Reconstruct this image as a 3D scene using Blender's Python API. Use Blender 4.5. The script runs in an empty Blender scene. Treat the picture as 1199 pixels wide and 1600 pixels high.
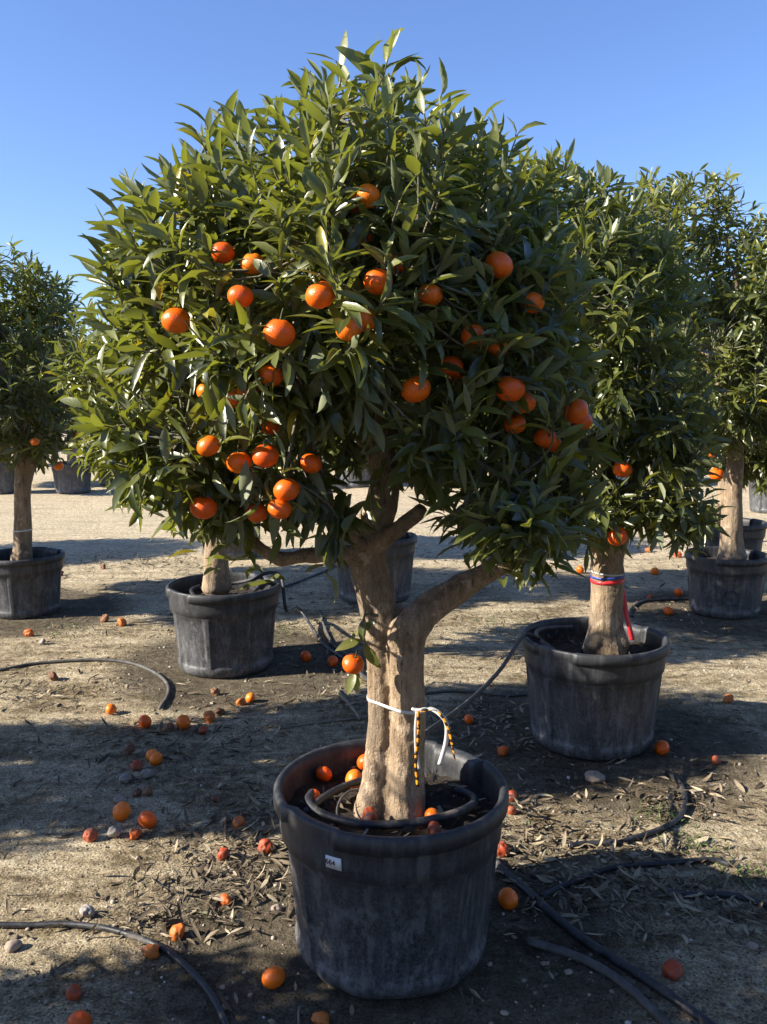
import bpy, bmesh, math, random
import numpy as np
from mathutils import Vector, Matrix
from mathutils.bvhtree import BVHTree

SC = bpy.context.scene
COL = SC.collection
random.seed(7)
RNG = np.random.default_rng(7)
R = math.radians

# ------------------------------------------------------------------ camera
CAM_H, PITCH, F = 1.441, R(7.874), 1370.0      # F in pixels of a 1199 x 1600 frame
cam = bpy.data.cameras.new('camera')
cam.sensor_fit = 'VERTICAL'; cam.sensor_height = 36.0; cam.lens = 36.0 * F / 1600.0
cam.clip_start = .05; cam.clip_end = 3000
camo = bpy.data.objects.new('camera', cam); COL.objects.link(camo)
camo.location = (0, 0, CAM_H); camo.rotation_euler = (math.pi / 2 - PITCH, 0, 0)
SC.camera = camo
CAMP = np.array([0, 0, CAM_H])

def ray(px, py):
    a, b = (px - 599.5) / F, (py - 800) / F
    c, s = math.cos(PITCH), math.sin(PITCH)
    return np.array([a, c - b * s, -s - b * c])

def at(px, py, Y):
    d = ray(px, py); return CAMP + d * (Y / d[1])

def on_plane(px, py, Z=0.0):
    d = ray(px, py); return CAMP + d * ((Z - CAM_H) / d[2])

def depth(p):
    return p[1] * math.cos(PITCH) + (CAM_H - p[2]) * math.sin(PITCH)

# ------------------------------------------------------------------ noise
def _hash(i, j, k, seed):
    h = (i.astype(np.int64) * 374761393 + j.astype(np.int64) * 668265263 + k.astype(np.int64) * 2147483647 + int(seed) * 974711) & 0xFFFFFFFF
    h = ((h ^ (h >> 13)) * 1274126177) & 0xFFFFFFFF
    return ((h ^ (h >> 16)) & 0xFFFF) / 65535.0

def vnoise(p, scale, seed=0):
    q = np.asarray(p, float) * scale
    i = np.floor(q).astype(np.int64); f = q - i; f = f * f * (3 - 2 * f)
    out = 0
    for dx in (0, 1):
        for dy in (0, 1):
            for dz in (0, 1):
                w = (f[:, 0] if dx else 1 - f[:, 0]) * (f[:, 1] if dy else 1 - f[:, 1]) * (f[:, 2] if dz else 1 - f[:, 2])
                out = out + w * _hash(i[:, 0] + dx, i[:, 1] + dy, i[:, 2] + dz, seed)
    return out * 2 - 1

def ground_h(x, y):
    x = np.atleast_1d(np.asarray(x, float)); y = np.atleast_1d(np.asarray(y, float))
    p = np.stack([x, y, np.zeros_like(x)], 1)
    return .012 * vnoise(p, 1.3, 3) + .006 * vnoise(p, 4.1, 4) + .0035 * vnoise(p, 11, 5)

def gh(x, y):
    return float(ground_h(x, y)[0])

# ------------------------------------------------------------------ materials
def new_mat(name):
    m = bpy.data.materials.new(name); m.use_nodes = True
    nt = m.node_tree
    return m, nt, nt.nodes['Principled BSDF'], nt.nodes['Material Output']

def N(nt, t, **kw):
    n = nt.nodes.new(t)
    for k, v in kw.items(): setattr(n, k, v)
    return n

def noise(nt, vec, scale, detail=6, rough=.6):
    n = N(nt, 'ShaderNodeTexNoise'); n.inputs['Scale'].default_value = scale
    n.inputs['Detail'].default_value = detail; n.inputs['Roughness'].default_value = rough
    if vec is not None: nt.links.new(vec, n.inputs['Vector'])
    return n.outputs['Fac']

def ramp(nt, fac, stops):
    r = N(nt, 'ShaderNodeValToRGB'); e = r.color_ramp.elements
    while len(e) < len(stops): e.new(.5)
    for k, (p, c) in enumerate(stops):
        e[k].position = p
        e[k].color = (c, c, c, 1) if isinstance(c, (int, float)) else (*c, 1)
    nt.links.new(fac, r.inputs['Fac']); return r.outputs['Color']

def mix(nt, fac, a, b, mode='MIX'):
    m = N(nt, 'ShaderNodeMix', data_type='RGBA', blend_type=mode)
    for sock, v in ((m.inputs[0], fac), (m.inputs[6], a), (m.inputs[7], b)):
        if isinstance(v, (int, float)): sock.default_value = v if sock == m.inputs[0] else (v, v, v, 1)
        elif isinstance(v, tuple): sock.default_value = (*v, 1)
        else: nt.links.new(v, sock)
    return m.outputs[2]

def bump(nt, b, height, strength=.5, dist=.01):
    n = N(nt, 'ShaderNodeBump'); n.inputs['Strength'].default_value = strength; n.inputs['Distance'].default_value = dist
    nt.links.new(height, n.inputs['Height']); nt.links.new(n.outputs[0], b.inputs['Normal'])

def objco(nt):
    return N(nt, 'ShaderNodeTexCoord').outputs['Object']

def geopos(nt):
    return N(nt, 'ShaderNodeNewGeometry').outputs['Position']

def math_(nt, op, a, b=None):
    m = N(nt, 'ShaderNodeMath', operation=op)
    for k, v in enumerate((a, b)):
        if v is None: continue
        if isinstance(v, (int, float)): m.inputs[k].default_value = v
        else: nt.links.new(v, m.inputs[k])
    return m.outputs[0]

def mapping(nt, vec, scale):
    m = N(nt, 'ShaderNodeMapping'); m.inputs['Scale'].default_value = scale
    nt.links.new(vec, m.inputs['Vector']); return m.outputs[0]

def simple(name, col, rough=.6, var=.25, scale=40, bumpd=.001, metal=0):
    m, nt, b, o = new_mat(name)
    f = noise(nt, objco(nt), scale)
    c = ramp(nt, f, [(.3, tuple(x * (1 - var) for x in col)), (.7, tuple(x * (1 + var) for x in col))])
    nt.links.new(c, b.inputs['Base Color']); b.inputs['Roughness'].default_value = rough
    if bumpd: bump(nt, b, f, .4, bumpd)
    return m

# --- leaves (one attribute: red = tone, random but lighter on crown tops, green = across the blade, blue = along it, alpha = yellowing)
def leaf_mat(name, dark, light, trans):
    m, nt, b, out = new_mat(name)
    at_ = N(nt, 'ShaderNodeAttribute', attribute_name='leaf'); sep = N(nt, 'ShaderNodeSeparateColor')
    nt.links.new(at_.outputs['Color'], sep.inputs[0])
    rnd, across, along = sep.outputs[0], sep.outputs[1], sep.outputs[2]; yel = at_.outputs['Alpha']
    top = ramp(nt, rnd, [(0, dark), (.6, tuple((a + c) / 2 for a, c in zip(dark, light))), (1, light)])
    vein = ramp(nt, across, [(.0, 1.0), (.16, .0)])
    top = mix(nt, math_(nt, 'MULTIPLY', vein, .45), top, (.16, .21, .06))
    top = mix(nt, yel, top, (.42, .36, .03))
    under = mix(nt, yel, (.17, .195, .105), (.40, .36, .06))
    geo = N(nt, 'ShaderNodeNewGeometry')
    c = mix(nt, geo.outputs['Backfacing'], top, under)
    nt.links.new(c, b.inputs['Base Color'])
    r_ = ramp(nt, rnd, [(0, .27), (1, .42)])
    rr = mix(nt, geo.outputs['Backfacing'], r_, .62)
    nt.links.new(rr, b.inputs['Roughness'])
    b.inputs['Specular IOR Level'].default_value = .65
    f = noise(nt, geopos(nt), 160, 2)
    bump(nt, b, f, .25, .002)
    tr = N(nt, 'ShaderNodeBsdfTranslucent')
    tc = mix(nt, yel, trans, (.62, .48, .02))
    nt.links.new(tc, tr.inputs['Color'])
    ms = N(nt, 'ShaderNodeMixShader'); ms.inputs[0].default_value = .24
    nt.links.new(b.outputs[0], ms.inputs[1]); nt.links.new(tr.outputs[0], ms.inputs[2])
    nt.links.new(ms.outputs[0], out.inputs['Surface'])
    return m

M = {}
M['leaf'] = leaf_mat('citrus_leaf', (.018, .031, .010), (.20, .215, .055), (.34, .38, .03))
M['leaf_dark'] = leaf_mat('citrus_leaf_dark', (.022, .05, .014), (.06, .105, .026), (.16, .26, .03))

def bark_mat(name, a, b_, c_):
    m, nt, b, o = new_mat(name)
    p = geopos(nt)
    f1 = noise(nt, mapping(nt, p, (1, 1, .35)), 28, 8, .65)
    f2 = noise(nt, p, 6, 4)
    f3 = noise(nt, p, 190, 3)
    wr = noise(nt, mapping(nt, p, (1, 1, .10)), 70, 6, .7)
    c = ramp(nt, math_(nt, 'ADD', math_(nt, 'MULTIPLY', f1, .6), math_(nt, 'MULTIPLY', wr, .4)), [(.34, a), (.5, b_), (.68, c_)])
    c = mix(nt, math_(nt, 'MULTIPLY', ramp(nt, f2, [(.45, 0.0), (.62, 1.0)]), .55), c, (.16, .135, .10))
    lich = ramp(nt, noise(nt, p, 17, 7, .7), [(.56, 0.0), (.62, .6)])
    c = mix(nt, lich, c, tuple(min(1, x * 1.12 + .03) for x in c_))
    crack = ramp(nt, noise(nt, mapping(nt, p, (1, 1, .16)), 120, 5, .7), [(.36, .75), (.43, 0.0)])
    c = mix(nt, crack, c, tuple(x * .5 for x in a))
    c = mix(nt, .35, c, ramp(nt, f3, [(.3, .25), (.7, .75)]), 'OVERLAY')
    nt.links.new(c, b.inputs['Base Color']); b.inputs['Roughness'].default_value = .82
    bump(nt, b, math_(nt, 'ADD', math_(nt, 'ADD', f1, math_(nt, 'MULTIPLY', wr, .6)), math_(nt, 'MULTIPLY', f3, .35)), .9, .011)
    return m
M['bark'] = bark_mat('citrus_bark', (.11, .072, .040), (.30, .215, .135), (.45, .345, .24))
M['twig'] = bark_mat('twig_bark', (.07, .075, .04), (.15, .145, .085), (.25, .235, .17))

def pot_mat():
    m, nt, b, o = new_mat('black_plastic')
    p = objco(nt); oi = N(nt, 'ShaderNodeObjectInfo')
    off = N(nt, 'ShaderNodeVectorMath', operation='ADD'); nt.links.new(p, off.inputs[0])
    cmb = N(nt, 'ShaderNodeCombineXYZ'); nt.links.new(math_(nt, 'MULTIPLY', oi.outputs['Random'], 37.0), cmb.inputs[0]); nt.links.new(cmb.outputs[0], off.inputs[1])
    q = off.outputs[0]
    streak = noise(nt, mapping(nt, q, (1, 1, .12)), 34, 8, .7)
    blot = noise(nt, q, 7, 6, .65)
    fine = noise(nt, q, 120, 4, .7)
    sz = N(nt, 'ShaderNodeSeparateXYZ'); nt.links.new(p, sz.inputs[0])
    low = ramp(nt, math_(nt, 'ADD', sz.outputs[2], math_(nt, 'MULTIPLY', math_(nt, 'SUBTRACT', blot, .5), .35)), [(.0, 1.0), (.2, .75), (.42, .12)])
    dust = math_(nt, 'MULTIPLY', math_(nt, 'ADD', math_(nt, 'MULTIPLY', ramp(nt, streak, [(.42, 0.0), (.72, 1.0)]), .5), math_(nt, 'MULTIPLY', ramp(nt, fine, [(.4, 0.0), (.65, 1.0)]), .5)), low)
    chalk = math_(nt, 'MULTIPLY', ramp(nt, noise(nt, mapping(nt, q, (1, 1, .6)), 26, 9, .75), [(.51, 0.0), (.58, 1.0)]), low)
    dust = math_(nt, 'MAXIMUM', dust, math_(nt, 'MULTIPLY', chalk, .8))
    base = ramp(nt, blot, [(.3, (.013, .0145, .0175)), (.7, (.030, .0325, .038))])
    c = mix(nt, math_(nt, 'ADD', math_(nt, 'MULTIPLY', dust, .62), math_(nt, 'MULTIPLY', ramp(nt, streak, [(.5, 0.0), (.7, 1.0)]), .22)), base, (.25, .255, .265))
    nt.links.new(c, b.inputs['Base Color'])
    nt.links.new(ramp(nt, blot, [(.3, .42), (.7, .62)]), b.inputs['Roughness'])
    bump(nt, b, fine, .25, .002)
    return m
M['pot'] = pot_mat()

def soil_mat():
    m, nt, b, o = new_mat('potting_soil')
    p = geopos(nt)
    f = noise(nt, p, 60, 8, .75); f2 = noise(nt, p, 9, 3)
    c = ramp(nt, f, [(.3, (.012, .009, .007)), (.55, (.04, .029, .02)), (.72, (.12, .09, .06)), (.85, (.2, .16, .11))])
    nt.links.new(c, b.inputs['Base Color']); b.inputs['Roughness'].default_value = .95
    bump(nt, b, f, 1.0, .02)
    return m
M['soil'] = soil_mat()

def ground_mat():
    m, nt, b, o = new_mat('sandy_ground')
    p = geopos(nt)
    n1 = noise(nt, p, .55, 5, .6); n2 = noise(nt, p, 2.3, 8, .65); n3 = noise(nt, p, 24, 8, .72); n4 = noise(nt, p, 140, 4, .7)
    stx = noise(nt, mapping(nt, p, (1.1, 5.5, 1)), 2.1, 6, .65)
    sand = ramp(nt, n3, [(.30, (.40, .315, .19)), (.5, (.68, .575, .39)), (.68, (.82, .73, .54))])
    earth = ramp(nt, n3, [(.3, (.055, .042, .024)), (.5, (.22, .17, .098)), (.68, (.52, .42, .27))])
    # the far service lane is bare pale sand, the rows are browner with trodden litter and darkened as painted shade
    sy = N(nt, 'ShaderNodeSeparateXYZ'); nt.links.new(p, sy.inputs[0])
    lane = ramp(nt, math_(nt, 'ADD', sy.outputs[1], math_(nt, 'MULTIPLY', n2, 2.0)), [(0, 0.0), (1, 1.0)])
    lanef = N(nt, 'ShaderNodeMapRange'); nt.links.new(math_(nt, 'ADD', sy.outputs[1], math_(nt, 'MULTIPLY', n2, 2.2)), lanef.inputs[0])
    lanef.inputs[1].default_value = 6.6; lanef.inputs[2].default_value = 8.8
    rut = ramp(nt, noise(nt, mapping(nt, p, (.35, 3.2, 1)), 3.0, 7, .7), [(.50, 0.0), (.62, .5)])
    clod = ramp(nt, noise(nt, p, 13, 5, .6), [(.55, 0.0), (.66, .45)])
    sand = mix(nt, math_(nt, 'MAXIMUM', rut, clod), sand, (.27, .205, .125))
    worn_shade = math_(nt, 'MULTIPLY', ramp(nt, math_(nt, 'ADD', math_(nt, 'MULTIPLY', n2, .55), math_(nt, 'MULTIPLY', stx, .45)), [(.42, 1.0), (.57, 0.2)]), math_(nt, 'SUBTRACT', 1.0, math_(nt, 'MULTIPLY', lanef.outputs[0], .85)))
    c = mix(nt, worn_shade, sand, earth)
    moss = ramp(nt, noise(nt, p, 3.4, 6, .7), [(.56, 0.0), (.72, .38)])
    c = mix(nt, math_(nt, 'MULTIPLY', moss, math_(nt, 'SUBTRACT', 1.0, lanef.outputs[0])), c, (.17, .17, .062))
    # grit
    v = N(nt, 'ShaderNodeTexVoronoi'); v.inputs['Scale'].default_value = 95; nt.links.new(p, v.inputs['Vector'])
    sp = N(nt, 'ShaderNodeSeparateColor'); nt.links.new(v.outputs['Color'], sp.inputs[0])
    grit = math_(nt, 'MULTIPLY', ramp(nt, sp.outputs[0], [(.66, 0.0), (.72, 1.0)]), ramp(nt, v.outputs['Distance'], [(.28, 1.0), (.42, 0.0)]))
    gcol = ramp(nt, sp.outputs[1], [(.0, (.05, .04, .03)), (.5, (.30, .25, .18)), (1, (.60, .54, .44))])
    c = mix(nt, grit, c, gcol)
    c = mix(nt, math_(nt, 'SUBTRACT', .8, math_(nt, 'MULTIPLY', lanef.outputs[0], .5)), c, ramp(nt, n4, [(.36, .14), (.62, .88)]), 'OVERLAY')
    # dark, noise-edged ring of earth round the near pots, plus one spot in front
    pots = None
    for (x, y, r0) in DARK_EARTH:
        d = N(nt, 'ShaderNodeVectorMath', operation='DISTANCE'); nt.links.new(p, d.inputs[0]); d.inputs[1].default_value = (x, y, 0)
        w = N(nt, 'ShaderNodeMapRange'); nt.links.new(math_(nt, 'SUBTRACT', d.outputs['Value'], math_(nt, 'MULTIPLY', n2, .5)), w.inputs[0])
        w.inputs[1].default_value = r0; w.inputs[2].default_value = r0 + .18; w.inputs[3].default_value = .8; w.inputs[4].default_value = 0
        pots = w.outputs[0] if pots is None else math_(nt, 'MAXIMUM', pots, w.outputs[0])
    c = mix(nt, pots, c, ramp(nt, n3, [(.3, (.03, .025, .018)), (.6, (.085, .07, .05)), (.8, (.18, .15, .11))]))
    nt.links.new(c, b.inputs['Base Color']); b.inputs['Roughness'].default_value = .93
    b.inputs['Specular IOR Level'].default_value = .2
    h = math_(nt, 'ADD', math_(nt, 'ADD', math_(nt, 'MULTIPLY', n3, 1.0), math_(nt, 'MULTIPLY', grit, .35)), math_(nt, 'MULTIPLY', n4, .3))
    bump(nt, b, h, 1.0, .04)
    return m

def fruit_mat(name, stops, rough=.38, patch=None):
    m, nt, b, o = new_mat(name)
    p = objco(nt); oi = N(nt, 'ShaderNodeObjectInfo')
    c = ramp(nt, oi.outputs['Random'], stops)
    f = noise(nt, p, 45, 4)
    c = mix(nt, math_(nt, 'MULTIPLY', f, .22), c, tuple(x * .6 for x in stops[0][1]))
    if patch:
        add = N(nt, 'ShaderNodeVectorMath', operation='ADD'); nt.links.new(p, add.inputs[0])
        cm = N(nt, 'ShaderNodeCombineXYZ'); nt.links.new(math_(nt, 'MULTIPLY', oi.outputs['Random'], 9.0), cm.inputs[0]); nt.links.new(cm.outputs[0], add.inputs[1])
        g = noise(nt, add.outputs[0], patch[2], 5, .65)
        c = mix(nt, ramp(nt, g, [(patch[1], 0.0), (patch[1] + .08, 1.0)]), c, patch[0])
    nt.links.new(c, b.inputs['Base Color']); b.inputs['Roughness'].default_value = rough
    b.inputs['Subsurface Weight'].default_value = .08; b.inputs['Subsurface Radius'].default_value = (.006, .002, .001)
    v = N(nt, 'ShaderNodeTexVoronoi'); v.inputs['Scale'].default_value = 420; nt.links.new(p, v.inputs['Vector'])
    bump(nt, b, math_(nt, 'ADD', v.outputs['Distance'], math_(nt, 'MULTIPLY', f, 1.4)), .28, .0014)
    return m
M['fruit'] = fruit_mat('mandarin_peel', [(0, (.80, .100, .003)), (.5, (.88, .150, .005)), (1, (.94, .23, .010))])
M['fruit_old'] = fruit_mat('shrivelled_peel', [(0, (.50, .08, .010)), (.5, (.62, .14, .014)), (1, (.6, .19, .035))], .55, ((.23, .11, .06), .55, 38))
M['fruit_red'] = fruit_mat('rotting_peel', [(0, (.34, .045, .012)), (1, (.48, .09, .018))], .55, ((.2, .10, .07), .52, 40))
M['fruit_brown'] = fruit_mat('rotten_peel', [(0, (.13, .055, .028)), (1, (.24, .11, .05))], .8, ((.3, .24, .19), .56, 40))
M['fruit_mould'] = fruit_mat('mouldy_peel', [(0, (.26, .24, .22)), (1, (.4, .37, .34))], .9, ((.2, .11, .07), .55, 50))
M['calyx'] = simple('calyx_green', (.06, .09, .025), .7)
def hose_mat():
    m, nt, b, o = new_mat('black_polyethylene')
    f = noise(nt, geopos(nt), 14, 8, .75)
    nt.links.new(ramp(nt, f, [(.40, (.016, .017, .021)), (.55, (.035, .036, .04)), (.68, (.17, .15, .125))]), b.inputs['Base Color'])
    nt.links.new(ramp(nt, f, [(.45, .38), (.62, .85)]), b.inputs['Roughness']); bump(nt, b, f, .4, .002); return m
M['hose'] = hose_mat()
M['hose_dusty'] = simple('dusty_polyethylene', (.075, .072, .07), .7, .5, 30, .0006)
M['white_tape'] = simple('white_plastic_tape', (.60, .60, .59), .45, .06, 30, .0003)
M['red_tape'] = simple('red_plastic_tape', (.62, .03, .04), .4, .15, 30, .0003)
M['blue_tape'] = simple('blue_plastic_tape', (.03, .06, .36), .45, .2, 30, .0003)
M['sticker'] = simple('white_sticker', (.66, .67, .70), .5, .06, 30, 0)
M['ink'] = simple('black_ink', (.012, .012, .014), .6, .05, 30, 0)
M['stone'] = simple('pale_stone', (.30, .24, .19), .85, .3, 60, .004)
M['dead_wood'] = simple('dead_wood', (.2, .165, .125), .85, .4, 40, .002)

def stripe_mat():
    m, nt, b, o = new_mat('striped_barrier_tape')
    a = N(nt, 'ShaderNodeAttribute', attribute_name='run')
    s = math_(nt, 'ADD', math_(nt, 'MULTIPLY', math_(nt, 'FRACT', math_(nt, 'MULTIPLY', a.outputs['Fac'], 47.0)), .35), math_(nt, 'MULTIPLY', noise(nt, geopos(nt), 110, 3), .65))
    c = ramp(nt, s, [(.49, (.72, .3, .02)), (.51, (.014, .012, .01))])
    nt.links.new(c, b.inputs['Base Color']); b.inputs['Roughness'].default_value = .4
    return m
M['stripe'] = stripe_mat()

def attr_mat(name, stops, rough, trans=None, bd=.002):
    m, nt, b, o = new_mat(name)
    a = N(nt, 'ShaderNodeAttribute', attribute_name='leaf'); sp = N(nt, 'ShaderNodeSeparateColor'); nt.links.new(a.outputs['Color'], sp.inputs[0])
    c = ramp(nt, sp.outputs[0], stops)
    f = noise(nt, geopos(nt), 90, 4, .7)
    c = mix(nt, .4, c, ramp(nt, f, [(.3, .25), (.7, .75)]), 'OVERLAY')
    nt.links.new(c, b.inputs['Base Color']); b.inputs['Roughness'].default_value = rough
    bump(nt, b, f, .5, bd)
    return m
M['litter'] = attr_mat('dry_leaf', [(0, (.05, .034, .02)), (.35, (.11, .082, .05)), (.68, (.24, .19, .12)), (.9, (.36, .31, .215)), (1, (.10, .13, .04))], .75)
M['gravel'] = attr_mat('gravel_stone', [(0, (.07, .055, .042)), (.45, (.22, .175, .125)), (.85, (.38, .315, .24)), (1, (.56, .52, .46))], .85, bd=.003)
M['weed'] = attr_mat('weed_blade', [(0, (.04, .065, .018)), (.7, (.09, .12, .035)), (1, (.2, .19, .08))], .6)

# ------------------------------------------------------------------ mesh helpers
def mesh_np(name, V, Q, mat, smooth=True, attr=None, tri=None):
    V = np.asarray(V, np.float32); Q = np.asarray(Q, np.int32)
    me = bpy.data.meshes.new(name)
    nq = len(Q); nt_ = 0 if tri is None else len(tri)
    me.vertices.add(len(V)); me.vertices.foreach_set('co', V.ravel())
    loops = Q.ravel() if tri is None else np.concatenate([Q.ravel(), np.asarray(tri, np.int32).ravel()])
    me.loops.add(len(loops)); me.loops.foreach_set('vertex_index', loops.astype(np.int32))
    me.polygons.add(nq + nt_)
    st = np.arange(nq) * 4
    if nt_: st = np.concatenate([st, nq * 4 + np.arange(nt_) * 3])
    me.polygons.foreach_set('loop_start', st.astype(np.int32))
    me.update(calc_edges=True)
    if smooth: me.polygons.foreach_set('use_smooth', np.ones(nq + nt_, bool))
    if attr is not None:
        a = me.attributes.new('leaf', 'FLOAT_COLOR', 'POINT'); a.data.foreach_set('color', np.asarray(attr, np.float32).ravel())
    me.materials.append(mat); me.validate(); return me

def add(name, me, parent=None, loc=None):
    o = bpy.data.objects.new(name, me); COL.objects.link(o)
    if parent: o.parent = parent
    if loc is not None: o.location = loc
    return o

def empty(name, loc=(0, 0, 0), rz=0):
    o = bpy.data.objects.new(name, None); COL.objects.link(o); o.location = loc; o.rotation_euler.z = rz
    o.empty_display_size = .1; return o

def tag(o, label=None, cat=None, group=None, kind=None):
    if label: o['label'] = label
    if cat: o['category'] = cat
    if group: o['group'] = group
    if kind: o['kind'] = kind
    return o

def copy_tree(o, parent=None):
    c = o.copy(); COL.objects.link(c)
    if parent: c.parent = parent
    for ch in list(o.children): copy_tree(ch, c)
    return c

def unit(v):
    v = np.asarray(v, float); return v / (np.linalg.norm(v, axis=-1, keepdims=True) + 1e-12)

def catmull(P, n):
    P = np.asarray(P, float); Q = np.vstack([2 * P[0] - P[1], P, 2 * P[-1] - P[-2]]); out = []
    for i in range(1, len(Q) - 2):
        t = np.linspace(0, 1, n, endpoint=False)[:, None]
        a, b, c, d = Q[i - 1], Q[i], Q[i + 1], Q[i + 2]
        out.append(.5 * (2 * b + (c - a) * t + (2 * a - 5 * b + 4 * c - d) * t ** 2 + (3 * b - a - 3 * c + d) * t ** 3))
    out.append(Q[-2:-1]); return np.vstack(out)

def tubes(paths, radii, sides):
    """paths (N,S,3), radii (N,S) -> verts, quads (vectorised)"""
    P = np.asarray(paths, float); r = np.asarray(radii, float); n, S, _ = P.shape
    T = unit(np.gradient(P, axis=1))
    ref = np.where(np.abs(T[:, :1, 2:3]) > .9, np.array([1., 0, 0]), np.array([0, 0, 1.]))
    ref = np.repeat(ref, S, 1)
    A = unit(np.cross(T, ref)); B = np.cross(T, A)
    ang = np.linspace(0, 2 * np.pi, sides, endpoint=False)
    V = P[:, :, None, :] + r[:, :, None, None] * (A[:, :, None, :] * np.cos(ang)[None, None, :, None] + B[:, :, None, :] * np.sin(ang)[None, None, :, None])
    idx = np.arange(n * S * sides).reshape(n, S, sides)
    a, b = idx[:, :-1, :], idx[:, 1:, :]
    Q = np.stack([a, np.roll(a, -1, 2), np.roll(b, -1, 2), b], -1).reshape(-1, 4)
    return V.reshape(-1, 3), Q

def cap_tube(path, rad, sides=12, seg=6):
    """one smooth tube through control points with rounded ends"""
    p = catmull(path, seg); r = np.interp(np.linspace(0, 1, len(p)), np.linspace(0, 1, len(path)), rad if hasattr(rad, '__len__') else [rad] * len(path))
    d0, d1 = unit(p[0] - p[1]), unit(p[-1] - p[-2])
    p = np.vstack([p[0] + d0 * r[0] * .55, p[0] + d0 * r[0] * .4, p, p[-1] + d1 * r[-1] * .4, p[-1] + d1 * r[-1] * .55])
    r = np.concatenate([[r[0] * .05, r[0] * .7], r, [r[-1] * .7, r[-1] * .05]])
    # parallel-transported frame
    T = unit(np.gradient(p, axis=0)); a = np.cross(T[0], [0, 0, 1.]); a = a if np.linalg.norm(a) > .1 else np.cross(T[0], [1., 0, 0]); a = unit(a)
    V = []; ang = np.linspace(0, 2 * np.pi, sides, endpoint=False)
    for k in range(len(p)):
        a = unit(a - T[k] * np.dot(a, T[k])); b = np.cross(T[k], a)
        V.append(p[k] + r[k] * (np.cos(ang)[:, None] * a + np.sin(ang)[:, None] * b))
    S = len(p); idx = np.arange(S * sides).reshape(S, sides)
    Q = np.stack([idx[:-1], np.roll(idx[:-1], -1, 1), np.roll(idx[1:], -1, 1), idx[1:]], -1).reshape(-1, 4)
    return np.vstack(V), Q

def join(parts):
    V, Q, o = [], [], 0
    for v, q in parts: V.append(v); Q.append(q + o); o += len(v)
    return np.vstack(V), np.vstack(Q)

def remesh(V, Q, voxel, mat, name, rough=.002, knots=()):
    """fuse overlapping tubes into one organic surface"""
    me = mesh_np(name, V, Q, mat); ob = bpy.data.objects.new('tmp', me); COL.objects.link(ob)
    m = ob.modifiers.new('r', 'REMESH'); m.mode = 'VOXEL'; m.voxel_size = voxel; m.use_smooth_shade = True
    s = ob.modifiers.new('s', 'SMOOTH'); s.factor = .5; s.iterations = 5
    dg = bpy.context.evaluated_depsgraph_get()
    out = bpy.data.meshes.new_from_object(ob.evaluated_get(dg)); bpy.data.objects.remove(ob); bpy.data.meshes.remove(me)
    n = len(out.vertices); co = np.empty(n * 3, np.float32); out.vertices.foreach_get('co', co); co = co.reshape(-1, 3).astype(float)
    no = np.array([v.normal[:] for v in out.vertices])
    d = rough * (2.9 * vnoise(co * np.array([1, 1, .5]), 13, 1) + 1.5 * vnoise(co * np.array([1, 1, .35]), 38, 2) + .7 * vnoise(co, 95, 6))
    for (k, rad, amp) in knots:
        q = np.linalg.norm(co - np.asarray(k), axis=1) / rad
        d = d + amp * np.exp(-q * q) * (1 - 1.6 * np.exp(-(q * 2.6) ** 2))
    co = co + no * d[:, None]
    out.vertices.foreach_set('co', co.astype(np.float32).ravel()); out.update()
    out.polygons.foreach_set('use_smooth', np.ones(len(out.polygons), bool))
    out.materials.clear(); out.materials.append(mat); out.name = name
    return out

# ------------------------------------------------------------------ leaf blades
LT = np.array([0, .12, .36, .64, .86, 1.0]); LW = np.array([.05, .5, 1.0, .86, .42, .02])

def leaf_blades(base, d, nrm, L, W, bend, fold, rnd, yel, stations=6):
    sel = np.arange(6) if stations == 6 else np.array([0, 2, 4, 5])
    t, w = LT[sel], LW[sel]; n = len(base); S = len(t)
    d = unit(d); nrm = unit(nrm - d * (nrm * d).sum(1, keepdims=True)); side = np.cross(d, nrm)
    bt = bend[:, None] * t[None]; bb = np.where(np.abs(bend) < 1e-3, 1e-3, bend)[:, None]
    cen = base[:, None] + L[:, None, None] * (d[:, None] * (np.sin(bt) / bb)[..., None] - nrm[:, None] * ((1 - np.cos(bt)) / bb)[..., None])
    nt = nrm[:, None] * np.cos(bt)[..., None] + d[:, None] * np.sin(bt)[..., None]
    hw = (W[:, None] * .5 * w[None])[..., None]
    cf, sf = np.cos(fold)[:, None, None], np.sin(fold)[:, None, None]
    wav = 1 + .25 * np.sin(7 * t[None, :, None] + rnd[:, None, None] * 40)
    l = cen + hw * (side[:, None] * cf + nt * sf * wav); r = cen + hw * (-side[:, None] * cf + nt * sf * (2 - wav))
    V = np.stack([l, cen, r], 2).reshape(-1, 3)
    i0 = (np.arange(n) * S * 3)[:, None, None] + (np.arange(S - 1) * 3)[None, :, None] + np.array([0, 1])[None, None, :]
    Q = np.stack([i0, i0 + 3, i0 + 4, i0 + 1], -1).reshape(-1, 4)
    at_ = np.zeros((n, S, 3, 4)); at_[..., 0] = rnd[:, None, None]; at_[:, :, 0, 1] = 1; at_[:, :, 2, 1] = 1
    at_[..., 2] = t[None, :, None]; at_[..., 3] = yel[:, None, None]
    return V, Q, at_.reshape(-1, 4)

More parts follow.
